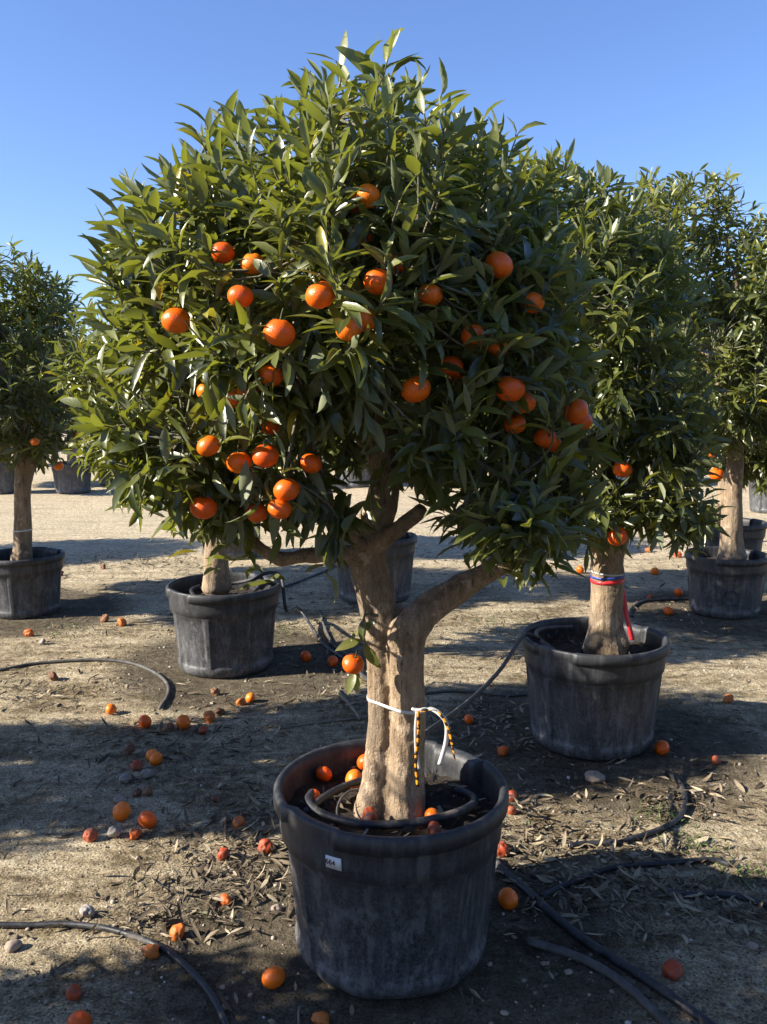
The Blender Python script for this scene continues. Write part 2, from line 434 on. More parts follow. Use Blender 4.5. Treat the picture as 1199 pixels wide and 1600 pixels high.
# ------------------------------------------------------------------ tree crowns
def make_crown(ells, nodes, n_shoots, rng, leaf_len=.088, per=13, reject=None, thin=None, n_sec=40, hang=.5, stations=6, mat=None, extra_nodes=0, shoot_len=.17):
    """ells: (centre, radii) of the crown's lobes; nodes: points on the limbs.  Returns meshes (branches, leaves)."""
    Cs = np.array([e[0] for e in ells], float); Rs = np.array([e[1] for e in ells], float)
    def kfun(p):
        q = (p[:, None] - Cs[None]) / Rs[None]; k = np.linalg.norm(q, axis=2); j = k.argmin(1)
        return k.min(1), unit((p - Cs[j]) / Rs[j] ** 2)
    lo, hi = (Cs - Rs).min(0), (Cs + Rs).max(0)
    def sample(n, accept):
        out = []
        tot = 0
        while tot < n:
            p = rng.uniform(lo, hi, (n * 4, 3)); k, g = kfun(p)
            lump = .17 * vnoise(p, 3.6, 9) + .07 * vnoise(p, 8.5, 10)
            ok = accept(k + lump) > rng.random(len(p))
            if reject is not None: ok &= ~reject(p)
            out.append(p[ok]); tot += ok.sum()
        return np.vstack(out)[:n]
    tips = sample(n_shoots, lambda k: np.where(k > 1, 0, np.where(k > .70, 1.0, np.where(k > .4, .24, .06))))
    k, g = kfun(tips)
    up = np.array([0, 0, 1.0])
    lowf = np.clip(-g[:, 2] * 1.5, 0, 1)[:, None]
    dirs = unit(g * .75 + up * (.75 - 1.15 * hang * lowf) + rng.normal(0, .28, (n_shoots, 3)))
    # secondary branches out of the limb nodes
    nodes = [np.asarray(q, float) for q in nodes]
    sec = sample(n_sec, lambda k: np.where(k > .8, 0, np.where(k > .3, 1.0, .5)))
    dist = np.array([min(np.linalg.norm(s - q) for q in nodes) for s in sec]); sec = sec[dist.argsort()]
    sp, sr = [], []
    allp = list(nodes); rad = [.011] * len(nodes)
    for s in sec:
        A = np.array(allp); dd = np.linalg.norm(A - s, axis=1) + 1.2 * np.maximum(0, A[:, 2] - s[2] + .05); j = dd.argmin(); p0 = A[j]
        v = s - p0; L = np.linalg.norm(v); c = p0 + v * .5 + np.array([0, 0, -.10 * L]) + rng.normal(0, .10 * L, 3)
        t = np.linspace(0, 1, 7)[:, None]; path = (1 - t) ** 2 * p0 + 2 * t * (1 - t) * c + t * t * s
        path[1:-1] += rng.normal(0, .012 * L, (5, 3))
        r0 = max(.0035, rad[j] * .85); r1 = max(.0028, r0 * .5)
        sp.append(path); sr.append(np.linspace(r0, r1, 7))
        for m_ in (3, 5, 6): allp.append(path[m_]); rad.append(r0 + (r1 - r0) * m_ / 6)
    A = np.array(allp)
    V1, Q1 = tubes(sp, sr, 6)
    # twigs to every shoot tip
    D = np.linalg.norm(tips[:, None] - A[None], axis=2); p0 = A[D.argmin(1)]
    L = np.linalg.norm(tips - p0, axis=1); c = tips - dirs * np.minimum(L * .55, .28)[:, None]
    t = np.linspace(0, 1, 6)[None, :, None]
    tw = (1 - t) ** 2 * p0[:, None] + 2 * t * (1 - t) * c[:, None] + t * t * tips[:, None]
    tr = np.linspace(.0032, .0013, 6)[None] * (1 + .3 * rng.random((n_shoots, 1)))
    V2, Q2 = tubes(tw, tr, 4)
    V, Q = join([(V1, Q1), (V2, Q2)])
    branches = mesh_np('branches', V, Q, M['twig'])
    # leaves in a spiral along the end of each shoot
    cnt = rng.integers(max(4, per - 4), per + 5, n_shoots); sid = np.repeat(np.arange(n_shoots), cnt)
    kk = np.concatenate([np.arange(q) for q in cnt]); frac = kk / (cnt[sid] - 1)
    n = len(sid); ax = dirs[sid]
    bl = rng.uniform(.6, 1.5, n_shoots)[sid] * shoot_len
    back = (1 - frac) * bl
    base = tips[sid] - ax * back[:, None]
    # follow the twig's curve a little
    bend_ = (tips - p0) - dirs * (np.einsum('ij,ij->i', tips - p0, dirs))[:, None]
    base = base - unit(bend_)[sid] * (.18 * back ** 2 / .17)[:, None]
    ref = unit(np.cross(ax, np.array([.31, .77, .56]))); ref2 = np.cross(ax, ref)
    ph = kk * 2.39996 + rng.uniform(0, 6.28, n_shoots)[sid] + rng.normal(0, .3, n)
    rad_ = ref * np.cos(ph)[:, None] + ref2 * np.sin(ph)[:, None]
    al = (1.30 - .85 * frac) + rng.normal(0, .16, n)
    d = ax * np.cos(al)[:, None] + rad_ * np.sin(al)[:, None]
    droop = (.12 + .75 * hang * lowf[sid, 0] + .12 * rng.random(n)); d = unit(d - np.array([0, 0, 1.0]) * droop[:, None])
    nrm = unit(ax * .8 + up * .40 + rng.normal(0, .36, (n, 3)))
    Ln = leaf_len * rng.uniform(.72, 1.22, n) * np.where(frac > .85, .8, 1); W = Ln * rng.uniform(.21, .37, n)
    yel = np.where(rng.random(n) < .02, rng.uniform(.4, .95, n), 0); 
    rnd = np.clip(.5 * rng.random(n_shoots)[sid] + .4 * rng.random(n) + .12 * (frac > .8) + .28 * np.clip(g[sid, 2], -.35, 1), 0, 1)  # upward shoots lighter: young growth, and sunlight painted into the tone
    keep = np.ones(n, bool)
    mid = base + d * Ln[:, None] * .5
    if reject is not None: keep &= ~reject(mid)
    if thin is not None: keep &= ~thin(mid, rng)
    f = lambda a: a[keep]
    V, Q, at_ = leaf_blades(f(base), f(d), f(nrm), f(Ln), f(W), rng.normal(.45, .55, n)[keep], rng.uniform(.15, .85, n)[keep], f(rnd), f(yel), stations)
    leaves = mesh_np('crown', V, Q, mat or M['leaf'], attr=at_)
    return branches, leaves

def tree(label, group, base, trunk, ells, n_shoots, seed, knots=(), voxel=.007, shift=None, cat='tree', **kw):
    """trunk: list of (points, radii); children trunk, branches, crown are stored relative to the base"""
    rng = np.random.default_rng(seed); base = np.asarray(base, float)
    root = tag(empty('mandarin_tree', base), label, cat, group)
    V, Q = join([cap_tube(np.asarray(p) - base, r, 14, 8) for p, r in trunk])
    tm = remesh(V, Q, voxel, M['bark'], 'trunk', knots=[(np.asarray(k[0]) - base, k[1], k[2]) for k in knots])
    add('trunk', tm, root)
    nodes = kw.pop('nodes', None)
    if nodes is None:
        nodes = []
        for p, r in trunk:
            q = catmull(p, 5); nodes += [x for x in q if x[2] > min(e[0][2] - e[1][2] for e in ells) - .05]
    rel = [(np.asarray(c) - base, np.asarray(r)) for c, r in ells]
    rej, thin = kw.pop('reject', None), kw.pop('thin', None)
    rj = (lambda p: rej(p + base)) if rej else None
    th = (lambda p, g: thin(p + base, g)) if thin else None
    bm_, lm_ = make_crown(rel, [np.asarray(q) - base for q in nodes], n_shoots, rng, reject=rj, thin=th, **kw)
    add('branches', bm_, root); add('crown', lm_, root)
    return root, tm

# ------------------------------------------------------------------ pots
POT_H, POT_R, POT_B, SOIL_Z = .449, .30, .243, .368

def pot_mesh(name, ragged=0.0, seed=1):
    nA = 240; th = np.linspace(0, 2 * np.pi, nA, endpoint=False)
    notch = np.zeros(nA)
    for c in (R(45), R(225)):
        q = np.abs((th - c + np.pi) % (2 * np.pi) - np.pi); notch = np.maximum(notch, (q < R(17)).astype(float))
    def wall(z): return POT_B + (POT_R - .014 - POT_B) * (z / POT_H) ** .9
    rows = []
    pan = (np.abs(((th + R(9)) % R(45)) - R(22.5)) < R(19)).astype(float)
    def row(z, r): rows.append(np.stack([np.cos(th) * r, np.sin(th) * r, np.broadcast_to(z, th.shape)], 1))
    # outside, bottom to lip
    row(.0, wall(0) - .035 + 0 * th); row(.0, wall(0) - .022 + 0 * th); row(.006, wall(0) - .010 + 0 * th); row(.018, wall(0) - .002 + 0 * th); row(.034, wall(.034) + 0 * th)
    for z in (.05, .058, .066): row(z, wall(z) - .008 * pan * (.0 if z < .055 else .5 if z < .06 else 1))
    for z in np.linspace(.09, .30, 10): row(z, wall(z) - .008 * pan)
    row(.312, wall(.312) - .004 * pan); row(.320, wall(.32) + 0 * th)
    row(.328, wall(.328) + 0 * th); row(.331, wall(.331) + .0045 + 0 * th); row(.36, wall(.36) + .0045 + 0 * th); row(.395, wall(.395) + .004 + 0 * th)
    lip = 1 - notch
    row(.404, wall(.404) + .003 + .001 * lip); row(.407, wall(.407) + .003 + .0115 * lip); row(.428, wall(.43) + .002 + .0115 * lip)
    row(.440, wall(.44) + .001 + .0105 * lip); row(POT_H - .003 * (1 - lip) - .001, wall(POT_H) - .001 + .006 * lip); row(POT_H - .004 * (1 - lip), wall(POT_H) - .004 - .006 * notch)
    row(.440, wall(.44) - .010 - .017 * notch); row(.425, wall(.425) - .011 - .020 * notch)
    for z in (.40, .37, .32, .26): row(z, wall(z) - .011 - .020 * notch * (1 if z > .38 else .5))
    V = np.array(rows); S = len(V)
    co = V.reshape(-1, 3)
    # slight wobble of the old plastic
    wob = 1 + .006 * np.sin(2 * np.tile(th, S) + seed) + .004 * np.sin(3 * np.tile(th, S) + 2 * seed)
    co[:, :2] *= wob[:, None]
    if ragged: co[:, 2] += np.where(co[:, 2] < .03, ragged * np.maximum(0, vnoise(co * [1, 1, 0], 14, seed)), 0)
    idx = np.arange(S * nA).reshape(S, nA)
    Q = np.stack([idx[:-1], np.roll(idx[:-1], -1, 1), np.roll(idx[1:], -1, 1), idx[1:]], -1).reshape(-1, 4)
    Q2 = Q
    me = mesh_np(name, co, Q2, M['pot'])
    return me

def soil_mesh(seed):
    nr, na = 26, 96; V = [[0, 0, SOIL_Z]]
    r = np.linspace(.012, .272, nr); a = np.linspace(0, 2 * np.pi, na, endpoint=False)
    g = np.stack([np.outer(r, np.cos(a)), np.outer(r, np.sin(a)), np.zeros((nr, na))], -1).reshape(-1, 3)
    gg = g + seed * 7.3
    g[:, 2] = SOIL_Z + .012 * vnoise(gg, 9, 1) + .008 * vnoise(gg, 28, 2) + .006 * vnoise(gg, 70, 3)
    V = np.vstack([V, g]); idx = 1 + np.arange(nr * na).reshape(nr, na)
    Q = np.stack([idx[:-1], idx[1:], np.roll(idx[1:], -1, 1), np.roll(idx[:-1], -1, 1)], -1).reshape(-1, 4)
    tri = np.stack([np.zeros(na, int), idx[0], np.roll(idx[0], -1)], -1)
    return mesh_np('soil', V, Q, M['soil'], tri=tri)

POT_ME = [pot_mesh('plant_pot', 0, 1), pot_mesh('plant_pot', .008, 2.2)]
SOIL_ME = [soil_mesh(1), soil_mesh(2)]

def pot(label, x, y, variant=0, rz=0.0, group='black plastic pots holding the trees', tilt=(0, 0)):
    o = add('plant_pot', POT_ME[variant]); o.location = (x, y, gh(x, y) - .004); o.rotation_euler = (tilt[0], tilt[1], rz)
    tag(o, label, 'plant pot', group)
    s = add('soil', SOIL_ME[variant], o)
    return o

def rim_at(px, py): return on_plane(px, py, POT_H)[:2]

P_MAIN = np.array([.02, 2.128]); P_RIGHT = np.array([.867, 3.506]); P_LEFT2 = np.array([-.84, 4.522])
P_LEFT = rim_at(18, 872); P_RIGHT2 = rim_at(1152, 868); P_MID = rim_at(585, 836); P_RB = rim_at(1140, 808)
P_BL = on_plane(358, 872, 0)[:2] + [0, .1]; P_FL = on_plane(107, 772, 0)[:2] + [0, .2]
P_FL2 = on_plane(180, 757, 0)[:2]; P_FL3 = on_plane(2, 770, 0)[:2]; P_FR = on_plane(1216, 802, 0)[:2] + [0, .2]
DARK_EARTH = [(P_MAIN[0], P_MAIN[1], .30), (P_RIGHT[0], P_RIGHT[1], .34), (P_LEFT2[0] + .1, P_LEFT2[1], .34), (P_LEFT[0], P_LEFT[1], .3), (P_RIGHT2[0], P_RIGHT2[1], .3), (-.1, 1.55, .15)]
# left and right pots are a size smaller
SMALL = .88
P_LEFT = on_plane(35, 862, POT_H * SMALL)[:2]; P_RIGHT2 = on_plane(1136, 864, POT_H * SMALL)[:2]
DARK_EARTH[3] = (P_LEFT[0], P_LEFT[1], .3); DARK_EARTH[4] = (P_RIGHT2[0], P_RIGHT2[1], .3)

# ------------------------------------------------------------------ ground
def axis(lo, hi, step, far, grow=1.25):
    a = list(np.arange(lo, hi, step)); s = step
    while a[-1] < far: s *= grow; a.append(a[-1] + s)
    s = step
    while a[0] > -far: s *= grow; a.insert(0, a[0] - s)
    return np.array(a)
xs, ys = axis(-3.2, 3.6, .03, 900), axis(.9, 8.5, .03, 900)
gx, gy = np.meshgrid(xs, ys); fl = np.stack([gx.ravel(), gy.ravel()], 1)
near = (np.abs(fl[:, 0]) < 12) & (fl[:, 1] > -6) & (fl[:, 1] < 22)
hz = np.where(near, ground_h(fl[:, 0], fl[:, 1]), 0.0)
idx = np.arange(len(fl)).reshape(gx.shape)
gq = np.stack([idx[:-1, :-1], idx[:-1, 1:], idx[1:, 1:], idx[1:, :-1]], -1).reshape(-1, 4)
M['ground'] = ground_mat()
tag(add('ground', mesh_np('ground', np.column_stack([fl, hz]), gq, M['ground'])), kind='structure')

# ------------------------------------------------------------------ the pots
g_pots = 'black plastic pots holding the trees'
pot('big weathered black pot at the front with a numbered white sticker', *P_MAIN, variant=1)
pot('black pot holding the flared trunk with a red and blue band', *P_RIGHT)
pot('dusty black pot with a hose looped over its rim, left of the trunk', *P_LEFT2)
def small(o, s=SMALL): o.scale = (s, s, s); return o
small(pot('shaded black pot cut by the left edge, trunk with white band', *P_LEFT, rz=.2))
small(pot('black pot with a round boss low on its side, at the right edge', *P_RIGHT2, rz=-.1))
pot('far dark pot seen through the fork of the central trunk', *P_MID)
small(pot('black pot behind the pale sunlit trunk at the right', *P_RB), .95)
pot('pot half hidden behind the dusty pot left of the trunk', *P_BL)
small(pot('distant blue-black pot across the sandy lane, clear of leaves', *P_FL), .97)
small(pot('distant pot across the lane, half behind drooping leaves', *P_FL2, variant=1), .97)
small(pot('distant pot across the lane at the left edge', *P_FL3), .97)
small(pot('pale sunlit pot at the far right edge beyond the lane', *P_FR), .97)

# ------------------------------------------------------------------ sticker on the main pot
def sticker():
    pr = bpy.data.objects[[o.name for o in COL.objects if o.name.startswith('plant_pot')][0]]
    hit = at(515, 1354, P_MAIN[1] - .262); a0 = math.atan2(hit[1] - P_MAIN[1], hit[0] - P_MAIN[0]); z0 = hit[2] - pr.location.z
    me = POT_ME[1]; bv = BVHTree.FromPolygons([v.co[:] for v in me.vertices], [p.vertices[:] for p in me.polygons])
    def surf(u, v, off):     # u along the wall in metres, v up
        a = a0 + u / .285; d = Vector((math.cos(a), math.sin(a), 0))
        h, n_, i_, q = bv.ray_cast(d * .6 + Vector((0, 0, z0 + v)), -d)
        return np.array(h) + np.array(d) * off
    w, h = .042, .031
    def patch(name, x0, x1, y0, y1, off, nx, mat, parent):
        us = np.linspace(x0, x1, nx); V, Q = [], []
        for o_ in (off, off - .0009):
            for u in us: V += [surf(u, y0, o_), surf(u, y1, o_)]
        for k in range(nx - 1):
            Q.append([2 * k, 2 * k + 2, 2 * k + 3, 2 * k + 1]); b = 2 * nx
            Q += [[2 * k, b + 2 * k, b + 2 * k + 2, 2 * k + 2], [2 * k + 1, 2 * k + 3, b + 2 * k + 3, b + 2 * k + 1]]
        b = 2 * nx; Q += [[0, 1, b + 1, b], [2 * nx - 2, b + 2 * nx - 2, b + 2 * nx - 1, 2 * nx - 1]]
        return V, Q
    V, Q = patch('s', -w / 2, w / 2, -h / 2, h / 2, .0016, 9, None, None)
    st = add('number_sticker', mesh_np('number_sticker', V, Q, M['sticker'], smooth=False), pr)
    # digits 6 6 4, the first one running off the sticker's edge
    strokes6 = [[(.95, 1), (.35, .95), (.08, .6), (.05, .25), (.3, .02), (.7, .02), (.95, .25), (.9, .5), (.6, .62), (.2, .5)]]
    strokes4 = [[(.95, .3), (.05, .3), (.7, 1), (.7, .0)]]
    VV, QQ, off = [], [], 0
    for k, ss in enumerate((strokes6, strokes6, strokes4)):
        for s in ss:
            pts = [(-w / 2 + .0006 + k * .0092 + x * .0068, -.0050 + y * .0115) for x, y in s]
            for (xa, ya), (xb, yb) in zip(pts[:-1], pts[1:]):
                L = math.hypot(xb - xa, yb - ya); nx_, ny_ = -(yb - ya) / L * .0011, (xb - xa) / L * .0011
                ex, ey = (xb - xa) / L * .0008, (yb - ya) / L * .0008
                c = [(xa - ex + nx_, ya - ey + ny_), (xb + ex + nx_, yb + ey + ny_), (xb + ex - nx_, yb + ey - ny_), (xa - ex - nx_, ya - ey - ny_)]
                VV += [surf(max(x, -w / 2 + .0001), y, .0022 + .00002 * (off // 4)) for x, y in c]; QQ.append([off + 3, off + 2, off + 1, off]); off += 4
    add('number', mesh_np('number', VV, QQ, M['ink'], smooth=False), st)
sticker()
def boss():
    pr = [o for o in COL.objects if o.get('label', '').startswith('black pot with a round boss')][0]
    V, Q = [], []
    a = np.linspace(0, 2 * np.pi, 40, endpoint=False); a0 = R(-97)
    me = POT_ME[0]; bv = BVHTree.FromPolygons([v.co[:] for v in me.vertices], [p.vertices[:] for p in me.polygons])
    ring = []
    for rr, off in ((.062, -.002), (.061, .006), (.054, .007), (.052, .001), (.020, .002), (.001, .002)):
        for t in a:
            an = a0 + rr * math.cos(t) / .27; d = Vector((math.cos(an), math.sin(an), 0))
            h, *_ = bv.ray_cast(d * .6 + Vector((0, 0, .17 + rr * math.sin(t))), -d); V.append(np.array(h) + np.array(d) * off)
    idx = np.arange(240).reshape(6, 40)
    Q = np.stack([idx[:-1], np.roll(idx[:-1], -1, 1), np.roll(idx[1:], -1, 1), idx[1:]], -1).reshape(-1, 4)
    add('round_boss', mesh_np('round_boss', V, Q, M['pot']), pr)
boss()

# ------------------------------------------------------------------ trees
def pts(l, Y):     # pixel polyline on a depth plane; entries (px, py, extra depth)
    return [at(q[0], q[1], Y + (q[2] if len(q) > 2 else 0)) for q in l]
def ell(px, py, rx, ry, Y, rd):
    c = at(px, py, Y); s = depth(c) / F
    return (c, np.array([rx * s, rd, ry * s]))
def prad(l, Y, py=1100): s = depth(at(600, py, Y)) / F; return [q * s for q in l]

g_trees = 'potted mandarin trees'
YM = P_MAIN[1]
ELL_MAIN = [ell(575, 370, 302, 216, YM, .52), ell(280, 400, 84, 84, YM, .33), ell(380, 492, 182, 215, YM - .02, .46), ell(728, 510, 172, 275, YM + .02, .48),
            ell(330, 700, 135, 120, YM - .12, .34), ell(440, 735, 85, 75, YM - .22, .24), ell(240, 640, 70, 90, YM - .05, .3), ell(470, 770, 74, 66, YM - .24, .2), ell(523, 792, 44, 78, YM - .26, .13), ell(262, 755, 60, 72, YM - .12, .25), ell(365, 775, 80, 60, YM - .15, .24), ell(775, 775, 112, 95, YM - .10, .32), ell(825, 660, 75, 150, YM + .05, .34), ell(845, 775, 75, 75, YM + .05, .28), ell(868, 660, 62, 130, YM + .1, .34), ell(520, 520, 260, 195, YM - .16, .46),
            ell(588, 242, 172, 112, YM - .02, .40), ell(690, 660, 120, 90, YM - .2, .3)]
trunk_main = [
    (pts([(580, 1294), (588, 1215), (594, 1130), (593, 1050), (594, 985), (588, 930), (576, 880), (578, 840), (594, 795), (600, 750), (596, 700), (580, 640), (560, 560, .05), (540, 470, .05), (530, 380, 0)], YM),
     prad([36, 26, 21, 23, 28, 30, 28, 26, 26, 24, 19, 15, 11, 8, 5], YM)),
    (pts([(634, 1296), (636, 1215), (638, 1130), (636, 1060), (636, 1000), (652, 968), (690, 938), (735, 910), (785, 882), (835, 852), (880, 800, .05), (900, 720, .12), (890, 620, .15)], YM - .035),
     prad([33, 28, 25, 25, 28, 28, 23, 20, 18, 16, 13, 10, 7], YM)),
    (pts([(612, 1300, .09), (618, 1200, .09), (618, 1100, .03), (614, 1020, .02), (610, 960, .01)], YM), prad([40, 29, 28, 29, 30], YM)),
    (pts([(575, 872, 0), (530, 866, -.05), (480, 868, -.10), (435, 872, -.13), (395, 845, -.16), (360, 790, -.18), (320, 720, -.2)], YM), prad([16, 13, 11, 11, 9, 7, 4], YM)),
    (pts([(590, 850, -.03), (622, 826, -.06), (648, 806, -.08), (658, 796, -.09)], YM), prad([15, 11, 10, 10], YM)),
    (pts([(572, 860, -.02), (545, 835, -.1), (525, 812, -.16), (505, 740, -.2), (470, 640, -.22), (430, 560, -.2)], YM), prad([11, 8, 7, 6, 5, 3], YM)),
    (pts([(600, 760, .02), (645, 720, .1), (700, 650, .15), (740, 540, .15), (770, 440, .1)], YM), prad([18, 13, 11, 8, 5], YM)),
    (pts([(590, 720, 0), (540, 640, .12), (470, 560, .2), (400, 480, .2)], YM), prad([16, 12, 9, 5], YM)),
    (pts([(600, 745, -.01), (640, 730, -.1), (680, 700, -.2), (700, 640, -.25)], YM), prad([12, 9, 7, 5], YM)),
]
KN = [(at(612, 1060, YM - .07), .02, -.007), (at(570, 1010, YM - .05), .03, .008), (at(645, 1150, YM - .07), .03, .006), (at(590, 1190, YM - .07), .03, -.006), (at(598, 992, YM - .07), .028, .012), (at(640, 985, YM - .085), .034, .016), (at(590, 1082, YM - .06), .022, -.008),
      (at(655, 1040, YM - .08), .03, .010), (at(575, 945, YM - .08), .03, .008), (at(628, 1020, YM - .08), .018, -.006)]

# fruit that hangs in the crowns: pixel, radius, label; each sits where its line of sight meets its crown
def into_crown(px, py, ells, k=.86, y0=.8, push=0.0):
    d = ray(px, py); best = None
    for Y in np.arange(y0, 7.5, .008):
        p = CAMP + d * (Y / d[1])
        m = min(np.linalg.norm((p - c) / r) for c, r in ells)
        if m < k: return CAMP + d * ((Y + push) / d[1])
        if best is None or m < best[0]: best = (m, Y)
    return CAMP + d * (best[1] / d[1])

HANG = [
 (276, 501, 23, 0, 'large mandarin hanging alone near the crown\'s left edge'),
 (348, 395, 16, 0, 'mandarin half tucked under a yellow-green leaf, high on the left'),
 (376, 463, 20, 0, 'mandarin crossed by a pale curled leaf below two hidden ones'),
 (395, 412, 16, .08, 'mandarin deep behind leaves, just above the leaf-crossed one'),
 (437, 520, 25, 0, 'broad mandarin with a leaf cap on top, left of centre'),
 (501, 461, 24, 0, 'round bright mandarin in the middle of the crown\'s left half'),
 (545, 514, 21, 0, 'left mandarin of the touching pair shaded by a brown leaf'),
 (569, 500, 19, .03, 'right mandarin of the touching pair shaded by a brown leaf'),
 (591, 440, 23, 0, 'mandarin split visually by a thin upright twig, mid crown'),
 (576, 306, 20, 0, 'topmost mandarin of the whole crown'),
 (557, 318, 15, .04, 'smaller mandarin peeping out beside the topmost one'),
 (562, 368, 13, .02, 'sliver of mandarin under a pale leaf below the topmost pair'),
 (672, 461, 20, 0, 'dark orange mandarin in shade right of the crown\'s middle'),
 (780, 414, 23, 0, 'highest mandarin on the crown\'s dark right half'),
 (739, 524, 19, 0, 'mandarin cut by a dark upright leaf, right of centre'),
 (776, 543, 15, .06, 'dim mandarin deep in shade below the highest right one'),
 (650, 608, 24, 0, 'wide mandarin above a big pale leaf over the trunk'),
 (704, 573, 20, .02, 'shaded mandarin partly behind a narrow dark leaf'),
 (716, 596, 13, .08, 'small shaded mandarin tucked under another, right of centre'),
 (797, 607, 24, 0, 'bright upper mandarin of the glowing pair on the right'),
 (817, 628, 21, .04, 'lower mandarin of the glowing pair on the right'),
 (805, 663, 17, .06, 'leaf-cut mandarin directly under the glowing pair'),
 (900, 642, 20, 0, 'lone bright mandarin at the crown\'s right flank'),
 (909, 657, 17, .05, 'mandarin showing behind the lone bright one on the right flank'),
 (852, 684, 18, .04, 'mandarin behind a broad hanging leaf, lower right'),
 (862, 692, 13, .07, 'hidden mandarin beside the broad hanging leaf, lower right'),
 (326, 697, 18, 0, 'pale sunlit mandarin low on the crown\'s left'),
 (374, 723, 20, 0, 'left mandarin of the close pair low in the crown'),
 (415, 712, 21, 0, 'right mandarin of the close pair low in the crown'),
 (390, 608, 15, 0, 'mandarin beside a thin pale twig, middle left'),
 (325, 612, 12, .03, 'mandarin mostly behind leaves on the far middle left'),
 (366, 622, 10, .04, 'small piece of mandarin between leaves, middle left'),
 (423, 587, 16, .02, 'flattened looking mandarin under a dark leaf, middle left'),
 (318, 793, 21, 0, 'lowest left mandarin, criss-crossed by narrow leaves'),
 (402, 801, 17, 0, 'wrinkled mandarin lowest in the left cluster'),
 (437, 795, 19, .02, 'mandarin behind long leaves, lowest right of the left cluster'),
 (448, 765, 21, .03, 'sunspotted mandarin at the top of the lower left cluster'),
 (486, 724, 15, .02, 'mandarin cut by a leaf just left of the trunk'),
 (620, 412, 11, .05, 'small gleam of mandarin above the twig-split one'),
 (833, 473, 11, .04, 'small gleam of mandarin on the dark right side'),
 (425, 664, 10, .06, 'dim mandarin speck above the close pair low left'),
]
FRUIT_R = .029
fruit_main = []
for (px, py, r, push, lab) in HANG:
    p = into_crown(px, py, ELL_MAIN, push=push); fruit_main.append((p, float(np.clip(r * depth(p) / F, .0235, .033)), lab))
def thinner(fr):
    P = np.array([f[0] for f in fr]); r = np.array([f[1] for f in fr])
    def th(m, rng):
        out = np.zeros(len(m), bool)
        for p, q in zip(P, r):
            d = p - CAMP; L = np.linalg.norm(d); d = d / L
            v = m - CAMP; s = v @ d; perp = np.linalg.norm(v - s[:, None] * d, axis=1)
            out |= (s < L) & (perp < q * 1.25) & (rng.random(len(m)) < .56)
            out |= np.linalg.norm(m - p, axis=1) < q * 1.25
        return out
    return th
main_nodes = []
for p, r in trunk_main:
    main_nodes += [x for x in catmull(p, 5) if x[2] > 1.33]
main_tree, main_trunk = tree('large mandarin tree at the front, laden with orange fruit', g_trees, (P_MAIN[0], P_MAIN[1], SOIL_Z - .02), trunk_main, ELL_MAIN, 1000, 11,
    knots=KN, voxel=.006, leaf_len=.081, per=13, thin=thinner(fruit_main), n_sec=60, nodes=main_nodes, hang=.75)

YR = P_RIGHT[1]
ELL_RIGHT = [ell(845, 365, 75, 105, YR, .4), ell(882, 435, 138, 155, YR, .55), ell(930, 560, 150, 200, YR, .6), ell(850, 560, 130, 240, YR, .5), ell(1000, 640, 98, 160, YR - .05, .45), ell(940, 775, 160, 85, YR - .1, .42), ell(1035, 785, 74, 74, YR - .1, .32), ell(975, 470, 95, 130, YR + .05, .5)]
trunk_right = [
    (pts([(945, 1015), (946, 985), (948, 930), (948, 885), (940, 850), (915, 790), (890, 700), (870, 600, -.1)], YR), prad([36, 27, 26, 26, 20, 14, 11, 7], YR, 930)),
    (pts([(947, 895), (965, 850), (990, 770, .05), (1000, 680, .1), (990, 560, .1)], YR), prad([22, 16, 13, 10, 6], YR, 930)),
    (pts([(947, 890), (945, 830, .08), (950, 720, .15), (930, 560, .2), (910, 430, .1)], YR), prad([20, 14, 12, 9, 5], YR, 930)),
    (pts([(925, 1012, -.05), (935, 990, -.03), (945, 960)], YR), prad([14, 15, 16], YR, 930)),
    (pts([(972, 1010, -.03), (962, 990, -.02), (952, 960)], YR), prad([15, 15, 16], YR, 930)),
]
HANG_R = [(973, 733, 15, 0, 'mandarin hanging under a bright leaf on the tree behind, upper'), (965, 838, 17, -.02, 'mandarin hanging just above the red and blue banded trunk'),
          (1037, 745, 8, .05, 'small mandarin glimpse right of the one under the bright leaf'), (875, 745, 13, .04, 'mandarin behind leaves between the two nearest crowns')]
fr_right = []
for (px, py, r, push, lab) in HANG_R:
    p = into_crown(px, py, ELL_RIGHT, push=push); fr_right.append((p, float(np.clip(r * depth(p) / F, .022, .036)), lab))
right_tree, right_trunk = tree('mandarin tree with a red and blue band on its flared trunk', g_trees, (P_RIGHT[0], P_RIGHT[1], SOIL_Z - .02), trunk_right, ELL_RIGHT, 860, 12,
    leaf_len=.092, thin=thinner(fr_right), hang=.7)

YL2 = P_LEFT2[1]
ELL_LEFT2 = [ell(185, 690, 75, 55, YL2, .35), ell(150, 560, 60, 70, YL2, .3), ell(250, 560, 110, 120, YL2, .5), ell(330, 480, 150, 120, YL2 + .1, .5), ell(330, 640, 160, 130, YL2, .55), ell(190, 620, 70, 90, YL2, .35), ell(420, 620, 90, 150, YL2 + .1, .5)]
trunk_left2 = [
    (pts([(339, 920), (338, 895), (337, 850), (335, 800), (325, 740), (290, 670), (255, 580)], YL2), prad([24, 21, 18, 18, 14, 9, 5], YL2, 850)),
    (pts([(336, 810), (350, 740, .05), (380, 660, .1), (400, 560, .15)], YL2), prad([16, 12, 9, 5], YL2, 850)),
    (pts([(335, 790), (330, 700, .1), (335, 600, .15), (340, 480, .15)], YL2), prad([14, 11, 8, 5], YL2, 850)),
]
left2_tree, left2_trunk = tree('bright sunlit mandarin tree behind the front crown\'s left side', g_trees, (P_LEFT2[0], P_LEFT2[1], SOIL_Z - .02), trunk_left2, ELL_LEFT2, 700, 13, leaf_len=.09, per=11, hang=.4)

